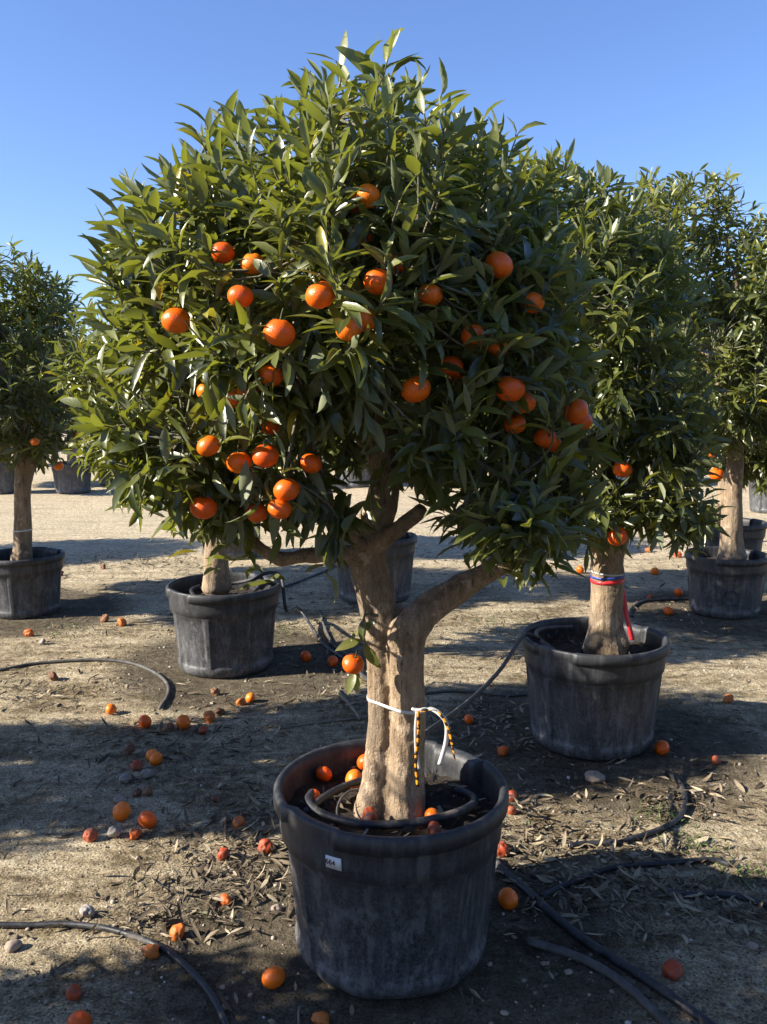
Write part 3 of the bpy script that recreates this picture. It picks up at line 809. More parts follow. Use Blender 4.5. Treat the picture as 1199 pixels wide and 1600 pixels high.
YR2 = P_RIGHT2[1]
ELL_R2 = [ell(1105, 365, 80, 85, YR2, .45), ell(1165, 400, 70, 70, YR2, .4), ell(1085, 585, 85, 120, YR2 - .1, .42), ell(1075, 330, 60, 60, YR2, .3), ell(1040, 400, 95, 130, YR2 - .1, .45), ell(1150, 442, 120, 125, YR2, .6), ell(1130, 590, 105, 110, YR2, .6), ell(1240, 500, 90, 170, YR2, .5)]
trunk_r2 = [
    (pts([(1144, 872), (1143, 850), (1143, 810), (1146, 760), (1148, 700), (1130, 620), (1090, 520), (1060, 430)], YR2), prad([24, 18, 16, 14, 13, 10, 7, 4], YR2, 800)),
    (pts([(1148, 710), (1170, 630, .1), (1200, 540, .15), (1220, 480)], YR2), prad([12, 9, 7, 4], YR2, 800)),
    (pts([(1147, 705), (1145, 620, .1), (1150, 500, .1), (1150, 420, .05)], YR2), prad([12, 9, 7, 4], YR2, 800)),
]
r2_tree, r2_trunk = tree('mandarin tree with a pale straight trunk at the right edge', g_trees, (P_RIGHT2[0], P_RIGHT2[1], SOIL_Z * SMALL - .02), trunk_r2, ELL_R2, 860, 14, leaf_len=.1, per=11, hang=.4)
HANG_R2 = [(1120, 741, 14, -.1, 'mandarin hanging left of the pale straight trunk, low'), (1113, 709, 6, 0, 'tiny mandarin glint above the one by the pale straight trunk')]

YL = P_LEFT[1]
ELL_L = [ell(60, 670, 62, 62, YL - .05, .4), ell(15, 490, 95, 105, YL, .5), ell(55, 590, 70, 125, YL - .05, .5), ell(-40, 600, 90, 130, YL, .6)]
trunk_l = [
    (pts([(34, 875), (35, 850), (35, 800), (36, 760), (32, 700), (10, 620), (-10, 520)], YL), prad([17, 14, 13, 13, 11, 8, 4], YL, 800)),
    (pts([(36, 770), (55, 700), (70, 620), (60, 520)], YL), prad([10, 8, 6, 4], YL, 800)),
    (pts([(34, 760), (40, 670, .1), (30, 560, .15)], YL), prad([10, 8, 4], YL, 800)),
]
l_tree, l_trunk = tree('dark shaded mandarin tree at the left edge', g_trees, (P_LEFT[0], P_LEFT[1], SOIL_Z * SMALL - .02), trunk_l, ELL_L, 560, 15, leaf_len=.092, per=12, hang=.6)
HANG_L = [(55, 690, 7, -.02, 'dim red mandarin in the dark crown at the left edge'), (92, 728, 8, -.05, 'lowest mandarin of the dark crown at the left edge'), (122, 679, 6, 0, 'mandarin at the right side of the dark left crown')]

# plain trees used for the rows behind, for those beyond the left edge (their shade lies across the ground) and their copies
def plain_tree(label, seed, shoots, stations, leaf_len, x, y, low=1.0):
    rng = np.random.default_rng(seed); b = np.array([x, y, SOIL_Z - .02])
    j = lambda s: rng.normal(0, s, 3)
    T = [([b, b + [0, 0, .3], b + [.02, 0, .62], b + np.array([.0, .0, .9]), b + np.array([-.2, .05, 1.25]) + j(.03), b + np.array([-.28, .05, 1.6])], [.075, .058, .05, .04, .025, .012]),
         ([b + [.01, 0, .65], b + np.array([.15, .05, .95]) + j(.03), b + np.array([.27, .12, 1.3])], [.04, .03, .015]),
         ([b + [.01, 0, .6], b + np.array([.05, -.15, .95]) + j(.03), b + np.array([.05, -.25, 1.35])], [.035, .026, .012])]
    E = [(b + np.array([0, 0, 1.25]) + j(.04), np.array([.62, .6, .55])), (b + np.array([-.3, .1, low]) + j(.06), np.array([.42, .45, .42])), (b + np.array([.3, -.05, low]) + j(.06), np.array([.42, .45, .42])),
         (b + np.array([.05, 0, 1.5]) + j(.05), np.array([.42, .42, .36])), (b + np.array([0, -.25, .95]) + j(.05), np.array([.45, .38, .36]))]
    return tree(label, g_trees, b, T, E, shoots, seed, leaf_len=leaf_len, per=12, stations=stations, n_sec=26, hang=.5, voxel=.012)[0]
mid_tree = plain_tree('tree standing behind the front tree, seen through its fork', 21, 820, 4, .11, P_MID[0], P_MID[1])
rb_tree = plain_tree('dark thin-stemmed tree just behind the pale trunk at right', 22, 800, 4, .11, P_RB[0] - .05, P_RB[1], low=.82)
mid_tree.scale = (.86, .86, .9)
def another(src, label, x, y, rz, s=1.0, z=None):
    o = copy_tree(src); o.location = (x, y, (SOIL_Z - .02) if z is None else z); o.rotation_euler.z = rz; o.scale = (s, s, s); tag(o, label); return o
another(rb_tree, 'tree in the pot half hidden behind the dusty pot', P_BL[0], P_BL[1], 2.1, .98)
another(rb_tree, 'distant tree across the lane in the blue-black pot', P_FL[0], P_FL[1], 1.0, 1.0)
another(rb_tree, 'distant tree across the lane behind drooping sunlit leaves', P_FL2[0], P_FL2[1], 3.3, 1.05)
another(rb_tree, 'distant tree across the lane at the left edge', P_FL3[0], P_FL3[1], 4.4, 1.0)
another(rb_tree, 'distant tree in the pale pot at the far right edge', P_FR[0], P_FR[1], .4, 1.0)
# the row beyond the lane goes on behind the near crowns
far = [(-6.6, 13.2), (-2.0, 13.6), (-.4, 13.3), (1.2, 13.7), (2.8, 13.4), (4.6, 13.5), (6.6, 13.2), (-7.5, 17), (-5.6, 17.4), (-3.6, 17.2), (-1.5, 17.5), (.5, 17.1), (2.4, 17.3), (4.4, 17.5), (6.2, 17.2), (8.2, 17.4)] + [(-10 + 1.9 * k, 21 + .3 * (k % 3)) for k in range(12)]
for k, (x, y) in enumerate(far):
    t = another(mid_tree if k % 3 == 1 else rb_tree, 'distant potted tree in the rows beyond the sandy lane, mostly hidden', x, y, k * 1.7, .95 + .03 * (k % 4))
    t['group'] = 'distant potted trees beyond the lane'
    pot('distant pot in the rows beyond the sandy lane, mostly hidden', x, y, k % 2, k, 'distant pots beyond the lane')
back = [(-.4, -2.1), (1.2, -1.5), (2.5, -.1), (2.35, 1.5), (3.9, 1.0), (3.7, 2.9), (3.7, 4.9), (4.6, 6.6), (2.9, -2.4), (.4, -3.8), (-1.6, -3.0)]  # unseen trees added behind and beside the camera to block skylight
for k, (x, y) in enumerate(back):
    t = another(rb_tree if k % 2 else mid_tree, 'potted tree added outside the picture to block skylight', x, y, k * 1.9, 1.0)
    t['group'] = 'potted trees outside the picture'
    pot('black pot under an added tree, outside the picture', x, y, k % 2, k * .9, 'pots outside the picture')
# neighbours standing just beyond the left edge: they throw the shade that lies over the foreground
side = [(-2.6, 2.88, 1.06), (-2.4, .95, 1.04), (-3.45, 5.68, 1.12), (-5.6, 7.2, 1.0), (-1.9, -.6, 1.0), (-4.6, 2.4, 1.0), (-4.2, .3, 1.0)]
for k, (x, y, s) in enumerate(side):
    t = another(rb_tree if k % 2 else mid_tree, 'potted tree beyond the left edge that shades the foreground', x, y, k * 2.3, s)
    t['group'] = 'potted trees beyond the left edge'
    pot('black pot beyond the left edge under a shading tree', x, y, k % 2, k * 1.1, 'pots beyond the left edge')
# ------------------------------------------------------------------ mandarins
def fruit_mesh(name, mat, seed, dent=0.0, split=False, dimple=1.0):
    bm = bmesh.new(); bmesh.ops.create_uvsphere(bm, u_segments=40, v_segments=26, radius=1.0)
    co = np.array([v.co[:] for v in bm.verts]); n = co.copy()
    r = np.hypot(co[:, 0], co[:, 1]); ang = np.arctan2(co[:, 1], co[:, 0])
    co[:, 2] *= .86
    top = np.exp(-(r / .22) ** 2) * (n[:, 2] > 0); bot = np.exp(-(r / .16) ** 2) * (n[:, 2] < 0)
    co[:, 2] -= dimple * .13 * top; co[:, 2] += dimple * .08 * bot
    co *= (1 + .012 * np.cos(10 * ang) * np.exp(-(r / .6) ** 2) * (n[:, 2] > 0))[:, None]
    co *= (1 + .022 * vnoise(n + seed * 3.1, 1.6, seed))[:, None]
    if dent:
        co *= (1 - dent * np.clip(vnoise(n + seed, 1.5, seed + 5) + .25, 0, 1) - dent * .22 * np.abs(vnoise(n + seed, 5.5, seed + 6)))[:, None]
        co[:, 2] *= 1 - dent * .3
    if split:
        co *= (1 - .22 * np.exp(-((n[:, 0] * .9 + n[:, 2] * .45) / .10) ** 2) * np.clip(.35 - n[:, 1], 0, 1))[:, None]
    co *= FRUIT_R
    for v, c in zip(bm.verts, co): v.co = c
    for f in bm.faces: f.smooth = True
    me = bpy.data.meshes.new(name); bm.to_mesh(me); bm.free(); me.materials.append(M[mat]); return me
FM = {'fresh': [fruit_mesh('mandarin', 'fruit', s) for s in (1, 2, 3)],
      'old': [fruit_mesh('mandarin', 'fruit_old', s, .25) for s in (4, 5)],
      'red': [fruit_mesh('mandarin', 'fruit_red', s, .2) for s in (6, 7)],
      'brown': [fruit_mesh('mandarin', 'fruit_brown', s, .38) for s in (8, 9)],
      'mould': [fruit_mesh('mandarin', 'fruit_mould', s, .34) for s in (10, 11)],
      'split': [fruit_mesh('mandarin', 'fruit', 12, .04, True)]}
def calyx_mesh():
    V, Q = cap_tube([(0, 0, FRUIT_R * .70), (0, 0, FRUIT_R * .98), (.003, 0, FRUIT_R * 1.5)], [.0022, .0016, .0014], 8, 3)
    bm = bmesh.new(); vs = [bm.verts.new(v) for v in V]
    for q in Q: bm.faces.new([vs[i] for i in q])
    c = bm.verts.new((0, 0, FRUIT_R * .80)); ring = []
    for k in range(10):
        rr = .0075 if k % 2 == 0 else .004; a = k * math.pi / 5
        ring.append(bm.verts.new((rr * math.cos(a), rr * math.sin(a), FRUIT_R * (.795 if k % 2 == 0 else .785))))
    for k in range(10): bm.faces.new([c, ring[k], ring[(k + 1) % 10]])
    for f in bm.faces: f.smooth = True
    me = bpy.data.meshes.new('calyx'); bm.to_mesh(me); bm.free(); me.materials.append(M['calyx']); return me
CALYX = calyx_mesh()
fr = random.Random(3)
def fruit(kind, loc, r, label, group, upright=True, calyx=False, cat='mandarin', name='mandarin'):
    o = add(name, fr.choice(FM[kind])); o.location = tuple(loc); s = r / FRUIT_R; o.scale = (s, s, s)
    o.rotation_euler = (fr.gauss(0, .25), fr.gauss(0, .25), fr.uniform(0, 6.28)) if upright else (fr.uniform(-1.1, 1.1), fr.uniform(-1.1, 1.1), fr.uniform(0, 6.28))
    tag(o, label, cat, group)
    if calyx: add('calyx', CALYX, o)
    return o
for (p, r, lab) in fruit_main: fruit('fresh', p, r, lab, 'mandarins hanging in the front tree', calyx=True)
for (p, r, lab) in fr_right: fruit('fresh', p, r, lab, 'mandarins hanging in the tree behind on the right', calyx=True)
for lst, E, grp in ((HANG_R2, ELL_R2, 'mandarins hanging in the right edge tree'), (HANG_L, ELL_L, 'mandarins hanging in the left edge tree')):
    for (px, py, r, push, lab) in lst:
        p = into_crown(px, py, E, k=1.0, push=push); fruit('fresh', p, float(np.clip(r * depth(p) / F, .024, .045)), lab, grp, calyx=True)

# the water shoot low on the trunk with one fruit and a few leaves
YS = YM - .10
sp_pts = pts([(590, 962, .02), (572, 960), (566, 985), (572, 1008), (560, 1020)], YS)
V, Q = cap_tube(np.array(sp_pts) - np.array(main_tree.location), [.004, .003, .0025, .002, .0015], 8, 5)
shoot = add('side_shoot', mesh_np('side_shoot', V, Q, M['twig']), main_tree)
lf = [((570, 965), (562, 1005), .05, .9), ((568, 985), (585, 968), .04, .2), ((569, 1005), (592, 1048), .075, .5), ((566, 1000), (522, 1012), .06, .6), ((556, 1050), (540, 1086), .075, .4), ((560, 1050), (556, 1084), .06, .9), ((560, 985), (547, 1000), .04, .7)]
B, D, L, W = [], [], [], []
for (a, b_, l, u) in lf:
    p, q = at(*a, YS), at(*b_, YS - .02); B.append(p - np.array(main_tree.location)); D.append(q - p); L.append(np.linalg.norm(q - p)); W.append(np.linalg.norm(q - p) * .42)
n_ = len(lf)
V, Q, at_ = leaf_blades(np.array(B), np.array(D), np.tile([[-.5, -.8, .5]], (n_, 1)) + RNG.normal(0, .25, (n_, 3)), np.array(L), np.array(W), np.full(n_, .4), np.full(n_, .25), np.linspace(.2, .95, n_), np.zeros(n_))
add('leaf_spray', mesh_np('leaf_spray', V, Q, M['leaf'], attr=at_), shoot)
fruit('fresh', at(552, 1037, YS - .01), .0265, 'sunlit mandarin hanging low beside the trunk on a side shoot', 'mandarins hanging in the front tree', calyx=True)

# fallen fruit: pixel, radius in pixels, state, label
FALL = [
 (173, 1107, 9, 'fresh', 'small orange mandarin on the ground beside a curled hose'),
 (226, 1126, 11, 'fresh', 'orange mandarin first of the loose line left of the dusty pot'),
 (262, 1134, 10, 'brown', 'brown rotten mandarin between two bright ones'),
 (286, 1128, 12, 'fresh', 'bright mandarin right of the brown rotten one'),
 (326, 1117, 11, 'old', 'slightly shrivelled mandarin behind a small dark one'),
 (343, 1110, 8, 'brown', 'dark shrunken mandarin touching a shrivelled one'),
 (317, 1138, 8, 'red', 'small red mandarin below the shrivelled pair'),
 (376, 1095, 8, 'old', 'left one of two little mandarins in front of the dusty pot'),
 (391, 1090, 8, 'fresh', 'right one of two little mandarins in front of the dusty pot'),
 (336, 1077, 8, 'brown', 'dull brown mandarin close under the dusty pot'),
 (83, 1056, 9, 'brown', 'brownish mandarin in the litter by the long left hose'),
 (44, 987, 8, 'old', 'half pale mandarin near the left edge in the sunny strip'),
 (66, 1003, 6, 'mould', 'tiny grey dried mandarin in the sunny strip at left'),
 (190, 970, 9, 'old', 'browned mandarin in shade right of the left edge pot'),
 (163, 964, 8, 'brown', 'darker mandarin behind the browned one by the left edge pot'),
 (161, 888, 5, 'brown', 'small brown ball of fruit on the bright sand'),
 (94, 898, 6, 'brown', 'dark mandarin at the foot of the left edge pot'),
 (237, 1184, 10, 'fresh', 'rear half of the doubled pale orange mandarin pair'),
 (243, 1190, 11, 'fresh', 'front half of the doubled pale orange mandarin pair'),
 (212, 1199, 10, 'red', 'dark red mandarin left of the doubled pair'),
 (229, 1211, 10, 'mould', 'grey mouldy mandarin below the doubled pair'),
 (195, 1217, 10, 'mould', 'greyish collapsed mandarin left of the mouldy one'),
 (200, 1173, 11, 'brown', 'brown mandarin in leaf litter above the dark red one'),
 (232, 1238, 9, 'brown', 'reddish brown mandarin lying alone below the mouldy ones'),
 (214, 1241, 5, 'brown', 'tiny dark fruit left of the lone reddish brown one'),
 (189, 1272, 15, 'fresh', 'largest bright mandarin of the sunlit group at left'),
 (230, 1285, 15, 'fresh', 'bright mandarin at the right end of the sunlit group'),
 (211, 1304, 11, 'old', 'wrinkled amber mandarin in front of the bright two'),
 (178, 1301, 12, 'mould', 'pale dried mandarin in the middle of the sunlit group'),
 (140, 1306, 12, 'red', 'reddish cracked mandarin at the left of the sunlit group'),
 (338, 1250, 9, 'brown', 'lone dark brown mandarin left of the front pot'),
 (372, 1288, 12, 'old', 'wrinkled orange mandarin in sunlit dry leaves'),
 (349, 1334, 12, 'red', 'deep red mandarin in the dry leaves by the front pot'),
 (414, 1326, 13, 'red', 'pinkish red mandarin nearest the left side of the front pot'),
 (353, 1409, 11, 'old', 'cracked mandarin in the shade left of the front pot'),
 (135, 1424, 13, 'mould', 'grey mouldy ball above the front left hose'),
 (277, 1458, 14, 'old', 'dull orange mandarin behind the front left hose'),
 (235, 1486, 16, 'old', 'dull orange mandarin lying against the front left hose'),
 (115, 1552, 14, 'red', 'half rotten mandarin in the lower left corner'),
 (122, 1597, 18, 'fresh', 'mandarin cut by the bottom edge at left'),
 (427, 1534, 19, 'fresh', 'big clean mandarin beside the foot of the front pot'),
 (501, 1592, 16, 'old', 'mandarin at the bottom edge under the front pot'),
 (478, 1027, 9, 'fresh', 'small mandarin in shade left of the low hanging fruit'),
 (520, 1034, 9, 'fresh', 'small mandarin close beside the low hanging fruit'),
 (733, 1128, 8, 'fresh', 'small mandarin by the slanting hose right of the trunk'),
 (787, 1174, 11, 'old', 'dusky mandarin behind the right rim of the front pot'),
 (1030, 1169, 12, 'fresh', 'bright mandarin at the foot of the right pot'),
 (1121, 1187, 8, 'red', 'small red mandarin in deep shade right of the right pot'),
 (1140, 1090, 9, 'old', 'yellowish mandarin in the sunny strip right of the right pot'),
 (801, 1246, 10, 'red', 'crushed red mandarin at the right side of the front pot'),
 (799, 1270, 9, 'red', 'small red mandarin below the crushed one by the front pot'),
 (785, 1332, 14, 'red', 'dark red mandarin touching the right side of the front pot'),
 (795, 1413, 17, 'fresh', 'mandarin between the front pot and the thick black hose'),
 (1052, 1528, 17, 'red', 'reddish mandarin alone in the lower right corner'),
 (907, 889, 8, 'fresh', 'bright far mandarin left of the banded trunk'),
 (1024, 890, 7, 'fresh', 'far mandarin in shade between the two right pots, upper'),
 (1061, 927, 7, 'fresh', 'far bright mandarin just left of the right edge pot'),
 (1045, 955, 8, 'fresh', 'far mandarin under the curved hose by the right edge pot'),
 (1017, 933, 6, 'old', 'pale far mandarin left of the curved hose end'),
 (1014, 858, 7, 'old', 'far reddish mandarin low behind the right crown'),
 (1060, 866, 7, 'red', 'far dark red mandarin beside the right edge pot\'s rim'),
 (1188, 840, 9, 'fresh', 'far amber mandarin at the right edge behind the pots'),
]
for (px, py, r, kind, lab) in FALL:
    g = on_plane(px, py + r * .75, 0); rr = float(np.clip(r * depth(g) / F, .018, .034)); x, y = g[0], g[1] + .4 * rr
    for c_, R0 in ((P_MAIN, .262), (P_RIGHT, .262), (P_LEFT2, .262), (P_LEFT, .24), (P_RIGHT2, .24)):
        v = np.array([x, y]) - c_; d_ = np.linalg.norm(v)
        if d_ < R0 + rr: x, y = c_ + v / d_ * (R0 + rr)
    fruit(kind, (x, y, gh(x, y) + rr * (.80 if kind in ('fresh', 'split') else .62)), rr, lab, 'fallen mandarins on the ground', upright=False, name='fallen_mandarin')
INPOT = [(505, 1212, 13, 'fresh', 'mandarin on the soil against the back left of the front pot'), (488, 1250, 14, 'fresh', 'mandarin on the hose ring at the left of the front pot'), (553, 1221, 15, 'fresh', 'mandarin leaning on the trunk\'s left base in the front pot'),
         (567, 1186, 15, 'fresh', 'mandarin behind the trunk in the front pot'), (577, 1279, 16, 'red', 'red burst mandarin in front of the trunk in the front pot'), (677, 1280, 13, 'fresh', 'mandarin half under the hose ring right of the trunk'), (679, 1300, 13, 'red', 'reddish mandarin just inside the front pot\'s near rim')]
for (px, py, r, kind, lab) in INPOT:
    g = on_plane(px, py + r * .6, SOIL_Z + .012); rr = float(np.clip(r * depth(g) / F, .022, .030)); v = g[:2] + [0, .3 * rr] - P_MAIN
    d_ = np.linalg.norm(v); v = v * min(1, (.268 - rr) / d_)
    fruit(kind, (P_MAIN[0] + v[0], P_MAIN[1] + v[1], SOIL_Z + .005 + rr * .78 + gh(*P_MAIN)), rr, lab, 'mandarins fallen inside the front pot', upright=False, name='fallen_mandarin')
g = on_plane(308, 913, SOIL_Z); fruit('fresh', (g[0], g[1], SOIL_Z + .028), .028, 'mandarin on the soil of the dusty pot beside its trunk', 'mandarins fallen inside the dusty pot', upright=False, name='fallen_mandarin')

# ------------------------------------------------------------------ hoses
def hose(path, r, label, cat='hose', mat='hose', name='irrigation_hose', group='black irrigation hoses', seg=8, sides=14):
    V, Q = cap_tube(path, r, sides, seg); c = V.mean(0); c[2] = V[:, 2].min()
    o = add(name, mesh_np(name, V - c, Q, M[mat]), loc=tuple(c)); return tag(o, label, cat, group)
def lie(l, r, lift=0.0):
    out = []
    for q in l:
        g = on_plane(q[0], q[1], 0); out.append([g[0], g[1], gh(g[0], g[1]) + r + (q[2] if len(q) > 2 else 0)])
    return np.array(out)
hose(lie([(-60, 1447), (40, 1447), (100, 1447), (160, 1455), (210, 1468), (255, 1487), (295, 1517), (325, 1550), (345, 1585), (365, 1640), (372, 1700)], .0082), .0082, 'thick black hose curving through the lower left corner')
hose(lie([(768, 1350), (790, 1375), (830, 1410), (865, 1445), (910, 1480), (960, 1515), (1020, 1555), (1085, 1600), (1150, 1645), (1220, 1690)], .0115), .0115, 'long thick black hose running from the front pot to the corner')
hose(lie([(826, 1484), (850, 1492), (895, 1506), (940, 1530), (985, 1562), (1035, 1605), (1090, 1660)], .0105), .0105, 'shorter dusty hose lying beside the long thick one', mat='hose_dusty')
hose(lie([(848, 1412), (875, 1398), (920, 1380), (970, 1366), (1020, 1359), (1060, 1356), (1112, 1352), (1140, 1358)], .0085), .0085, 'hose branching right across the dry leaves, pale frayed end')
hose(lie([(1042, 1206), (1060, 1222), (1070, 1245), (1066, 1275), (1045, 1295), (1010, 1309), (970, 1322), (920, 1326), (890, 1330)], .0095), .0095, 'hooked black hose below the right pot')
hose(lie([(1040, 1404), (1080, 1410), (1120, 1408), (1160, 1412), (1200, 1425), (1260, 1450)], .0095), .0095, 'black hose half buried in leaves at the right edge')
hose(lie([(-70, 1052), (0, 1050), (50, 1041), (110, 1037), (160, 1036), (205, 1040), (240, 1052), (260, 1068), (263, 1085), (250, 1106)], .0085), .0085, 'dusty hose with a curled end in front of the left edge pot', mat='hose_dusty')
hose(lie([(1085, 938), (1040, 938), (1010, 941), (992, 948), (984, 958), (988, 964)], .010), .010, 'thin hose curving by the fallen fruit near the right edge')
hose(lie([(660, 1090), (700, 1085), (745, 1086), (790, 1091), (822, 1089)], .0065), .0065, 'thin hose flat on the ground left of the right pot', mat='hose_dusty')
# slanting feed line from the right pot's rim to the front pot
a, b_ = np.array([P_RIGHT[0] - .29, P_RIGHT[1] - .08, POT_H + .01]), at(664, 1146, YM + .30)
b_[2] = max(b_[2], .02)
hose([a + [.10, .05, -.05], a + [.03, .02, .0], a + [-.02, -.01, .003], a * .66 + b_ * .34 + [0, 0, -.03], a * .33 + b_ * .67 + [0, 0, -.03], b_, b_ + [-.05, -.05, -.03]], .0075, 'taut thin hose slanting between the right pot and the front pot')
# ring of hose inside the pots
def ring(P, z, r, R0, a0, a1, label, ecc=1.0, wob=.008, mat='hose', s=1.0, off=(0, 0)):
    t = np.linspace(a0, a1, 14)
    p = np.stack([P[0] + off[0] + R0 * np.cos(t), P[1] + off[1] + R0 * ecc * np.sin(t), z + r * .9 + wob * np.sin(2.3 * t + 1)], 1)
    return hose(p, r, label, mat=mat)
ring(P_MAIN, SOIL_Z + .028, .0105, .212, R(165), R(395), 'coil of black hose lying on the soil round the front trunk', ecc=.56, wob=.006, off=(.0, -.012))
hose([np.array([P_MAIN[0] - .215, P_MAIN[1] - .06, SOIL_Z + .03]), np.array([P_MAIN[0] - .16, P_MAIN[1] + .02, SOIL_Z + .04]), np.array([P_MAIN[0] - .09, P_MAIN[1] + .09, SOIL_Z + .04]), np.array([P_MAIN[0] - .02, P_MAIN[1] + .14, SOIL_Z + .03])], .0095, 'straight piece of hose across the soil left of the trunk')
hose([np.array([P_MAIN[0] - .13, P_MAIN[1] - .10, SOIL_Z + .01]), np.array([P_MAIN[0] - .135, P_MAIN[1] - .05, SOIL_Z + .04]), np.array([P_MAIN[0] - .11, P_MAIN[1] - .0, SOIL_Z + .055]), np.array([P_MAIN[0] - .06, P_MAIN[1] + .03, SOIL_Z + .05])], .003, 'thin grey drip tube arching left of the front trunk', cat='tube', mat='hose_dusty', name='drip_tube', group='thin drip tubes')
ring(P_RIGHT, SOIL_Z + .05, .009, .235, R(100), R(215), 'pale hose curving inside the back left of the right pot', ecc=1.0, mat='hose_dusty', wob=.012)
ring(P_LEFT2, SOIL_Z + .045, .010, .20, R(-100), R(120), 'black hose loop standing inside the dusty pot', wob=.03)
ring(P_LEFT2, SOIL_Z + .02, .009, .17, R(150), R(285), 'short hose piece on the soil at the left of the dusty pot', wob=.008)
e = np.array([P_LEFT2[0] + .14, P_LEFT2[1] + .05, SOIL_Z + .07]); f1 = on_plane(470, 975); f2 = on_plane(505, 1008); f3 = on_plane(540, 1035); f4 = on_plane(585, 1075)
hose([e, e + [.08, -.01, .045], np.array([P_LEFT2[0] + .30, P_LEFT2[1] + .02, POT_H + .015]), np.array([P_LEFT2[0] + .33, P_LEFT2[1] - .03, .30]), np.array([f1[0] - .01, f1[1], .10]), np.array([f2[0], f2[1], .012]), np.array([f3[0], f3[1], .014]), np.array([f4[0], f4[1], .014])], .009, 'black hose hanging over the dusty pot\'s right rim to the ground')
hose(lie([(500, 955), (508, 985), (522, 1010), (545, 1030), (570, 1058), (590, 1075)], .008, ), .008, 'grey hose curving behind the front trunk on the left', mat='hose_dusty')
hose(lie([(415, 925), (460, 912), (500, 898), (540, 880), (570, 868)], .009), .009, 'hose lying in shade behind the dusty pot', mat='hose')
hose(lie([(527, 1080), (540, 1098), (556, 1118), (562, 1128)], .009), [.008, .009, .007, .006], 'broken stick on the ground left of the front trunk', cat='stick', mat='dead_wood', name='stick', group='dead sticks')
hose(lie([(435, 1140), (490, 1132), (540, 1128), (575, 1124)], .005), [.004, .005, .005, .003], 'thin pale stick behind the front pot', cat='stick', mat='dead_wood', name='stick', group='dead sticks')

# ------------------------------------------------------------------ ties round the trunks
def bvh_of(me, loc):
    o = Vector(loc); return BVHTree.FromPolygons([v.co + o for v in me.vertices], [p.vertices[:] for p in me.polygons])
def band(bv, c, z, w, tilt, off=.0025, n=72, zfun=None):
    V, Q, raw, zs = [], [], [], []
    for k in range(n):
        a = 2 * math.pi * k / n; d = Vector((math.cos(a), math.sin(a), 0)); zz = z + tilt * math.cos(a) + (zfun(a) if zfun else 0)
        r = []
        for dz in (-w / 2, w / 2):
            h, nn, i, q = bv.ray_cast(Vector((c[0], c[1], zz + dz)) + d * .25, -d)
            r.append(((h - Vector((c[0], c[1], h.z))).length if h else .06))
        rr = max(r)
        raw.append((a, rr)); zs.append(zz)
    hull = []
    P2 = sorted([(r_ * math.cos(a), r_ * math.sin(a)) for a, r_ in raw])
    for seq in (P2, P2[::-1]):
        h_ = []
        for q in seq:
            while len(h_) > 1 and (h_[-1][0] - h_[-2][0]) * (q[1] - h_[-2][1]) - (h_[-1][1] - h_[-2][1]) * (q[0] - h_[-2][0]) <= 0: h_.pop()
            h_.append(q)
        hull += h_[:-1]
    for k in range(n):
        a = raw[k][0]; d = Vector((math.cos(a), math.sin(a), 0)); zz = zs[k]; rr = raw[k][1]
        for i in range(len(hull)):
            (x0, y0), (x1, y1) = hull[i], hull[(i + 1) % len(hull)]
            den = d.x * (y1 - y0) - d.y * (x1 - x0)
            if abs(den) < 1e-9: continue
            tt = (x0 * (y1 - y0) - y0 * (x1 - x0)) / den; uu = (x0 * d.y - y0 * d.x) / den
            if tt > 0 and -1e-6 <= uu <= 1 + 1e-6: rr = max(rr, tt)
        for dz, o_ in ((-w / 2, off), (w / 2, off), (w / 2, off - .0018), (-w / 2, off - .0018)):
            V.append([c[0] + d.x * (rr + o_), c[1] + d.y * (rr + o_), zz + dz])
    idx = np.arange(n * 4).reshape(n, 4)
    Q = np.stack([idx, np.roll(idx, -1, 0), np.roll(np.roll(idx, -1, 0), -1, 1), np.roll(idx, -1, 1)], -1).reshape(-1, 4)
    return np.array(V), Q
def ribbon(path, w, side, mat, name, parent, thick=.0012, twist=0.0):
    p = catmull(np.asarray(path, float), 8); T = unit(np.gradient(p, axis=0)); s = np.tile(unit(np.asarray(side, float)), (len(p), 1))
    s = unit(s - T * (s * T).sum(1, keepdims=True)); nn = np.cross(T, s)
    a = (np.linspace(0, 1, len(p)) * twist + .15 * np.sin(np.linspace(0, 7, len(p))))[:, None]; s2 = s * np.cos(a) + nn * np.sin(a); n2 = np.cross(T, s2)
    V = np.stack([p - s2 * w / 2 + n2 * thick / 2, p + s2 * w / 2 + n2 * thick / 2, p + s2 * w / 2 - n2 * thick / 2, p - s2 * w / 2 - n2 * thick / 2], 1).reshape(-1, 3)
    idx = np.arange(len(p) * 4).reshape(-1, 4)
    Q = np.stack([idx[:-1], idx[1:], np.roll(idx[1:], -1, 1), np.roll(idx[:-1], -1, 1)], -1).reshape(-1, 4)
    Q = np.vstack([Q, [[0, 1, 2, 3], [idx[-1, 3], idx[-1, 2], idx[-1, 1], idx[-1, 0]]]])
    me = mesh_np(name, V, Q, mat, smooth=False)
    run = np.repeat(np.concatenate([[0], np.cumsum(np.linalg.norm(np.diff(p, axis=0), axis=1))]), 4)
    at_ = me.attributes.new('run', 'FLOAT', 'POINT'); at_.data.foreach_set('value', run.astype(np.float32))
    return add(name, me, parent)
tie = tag(empty('trunk_tie', (0, 0, 0)), 'white and striped plastic ribbon knotted round the front trunk, ends hanging', 'ribbon')
bv = bvh_of(main_trunk, main_tree.location)
zt = at(620, 1108, YM - .06)[2]
V, Q = band(bv, (P_MAIN[0] + .02, P_MAIN[1] + .01), zt, .008, -.008)
add('band', mesh_np('band', V, Q, M['white_tape'], smooth=False), tie)
kn = at(652, 1110, YM - .105)
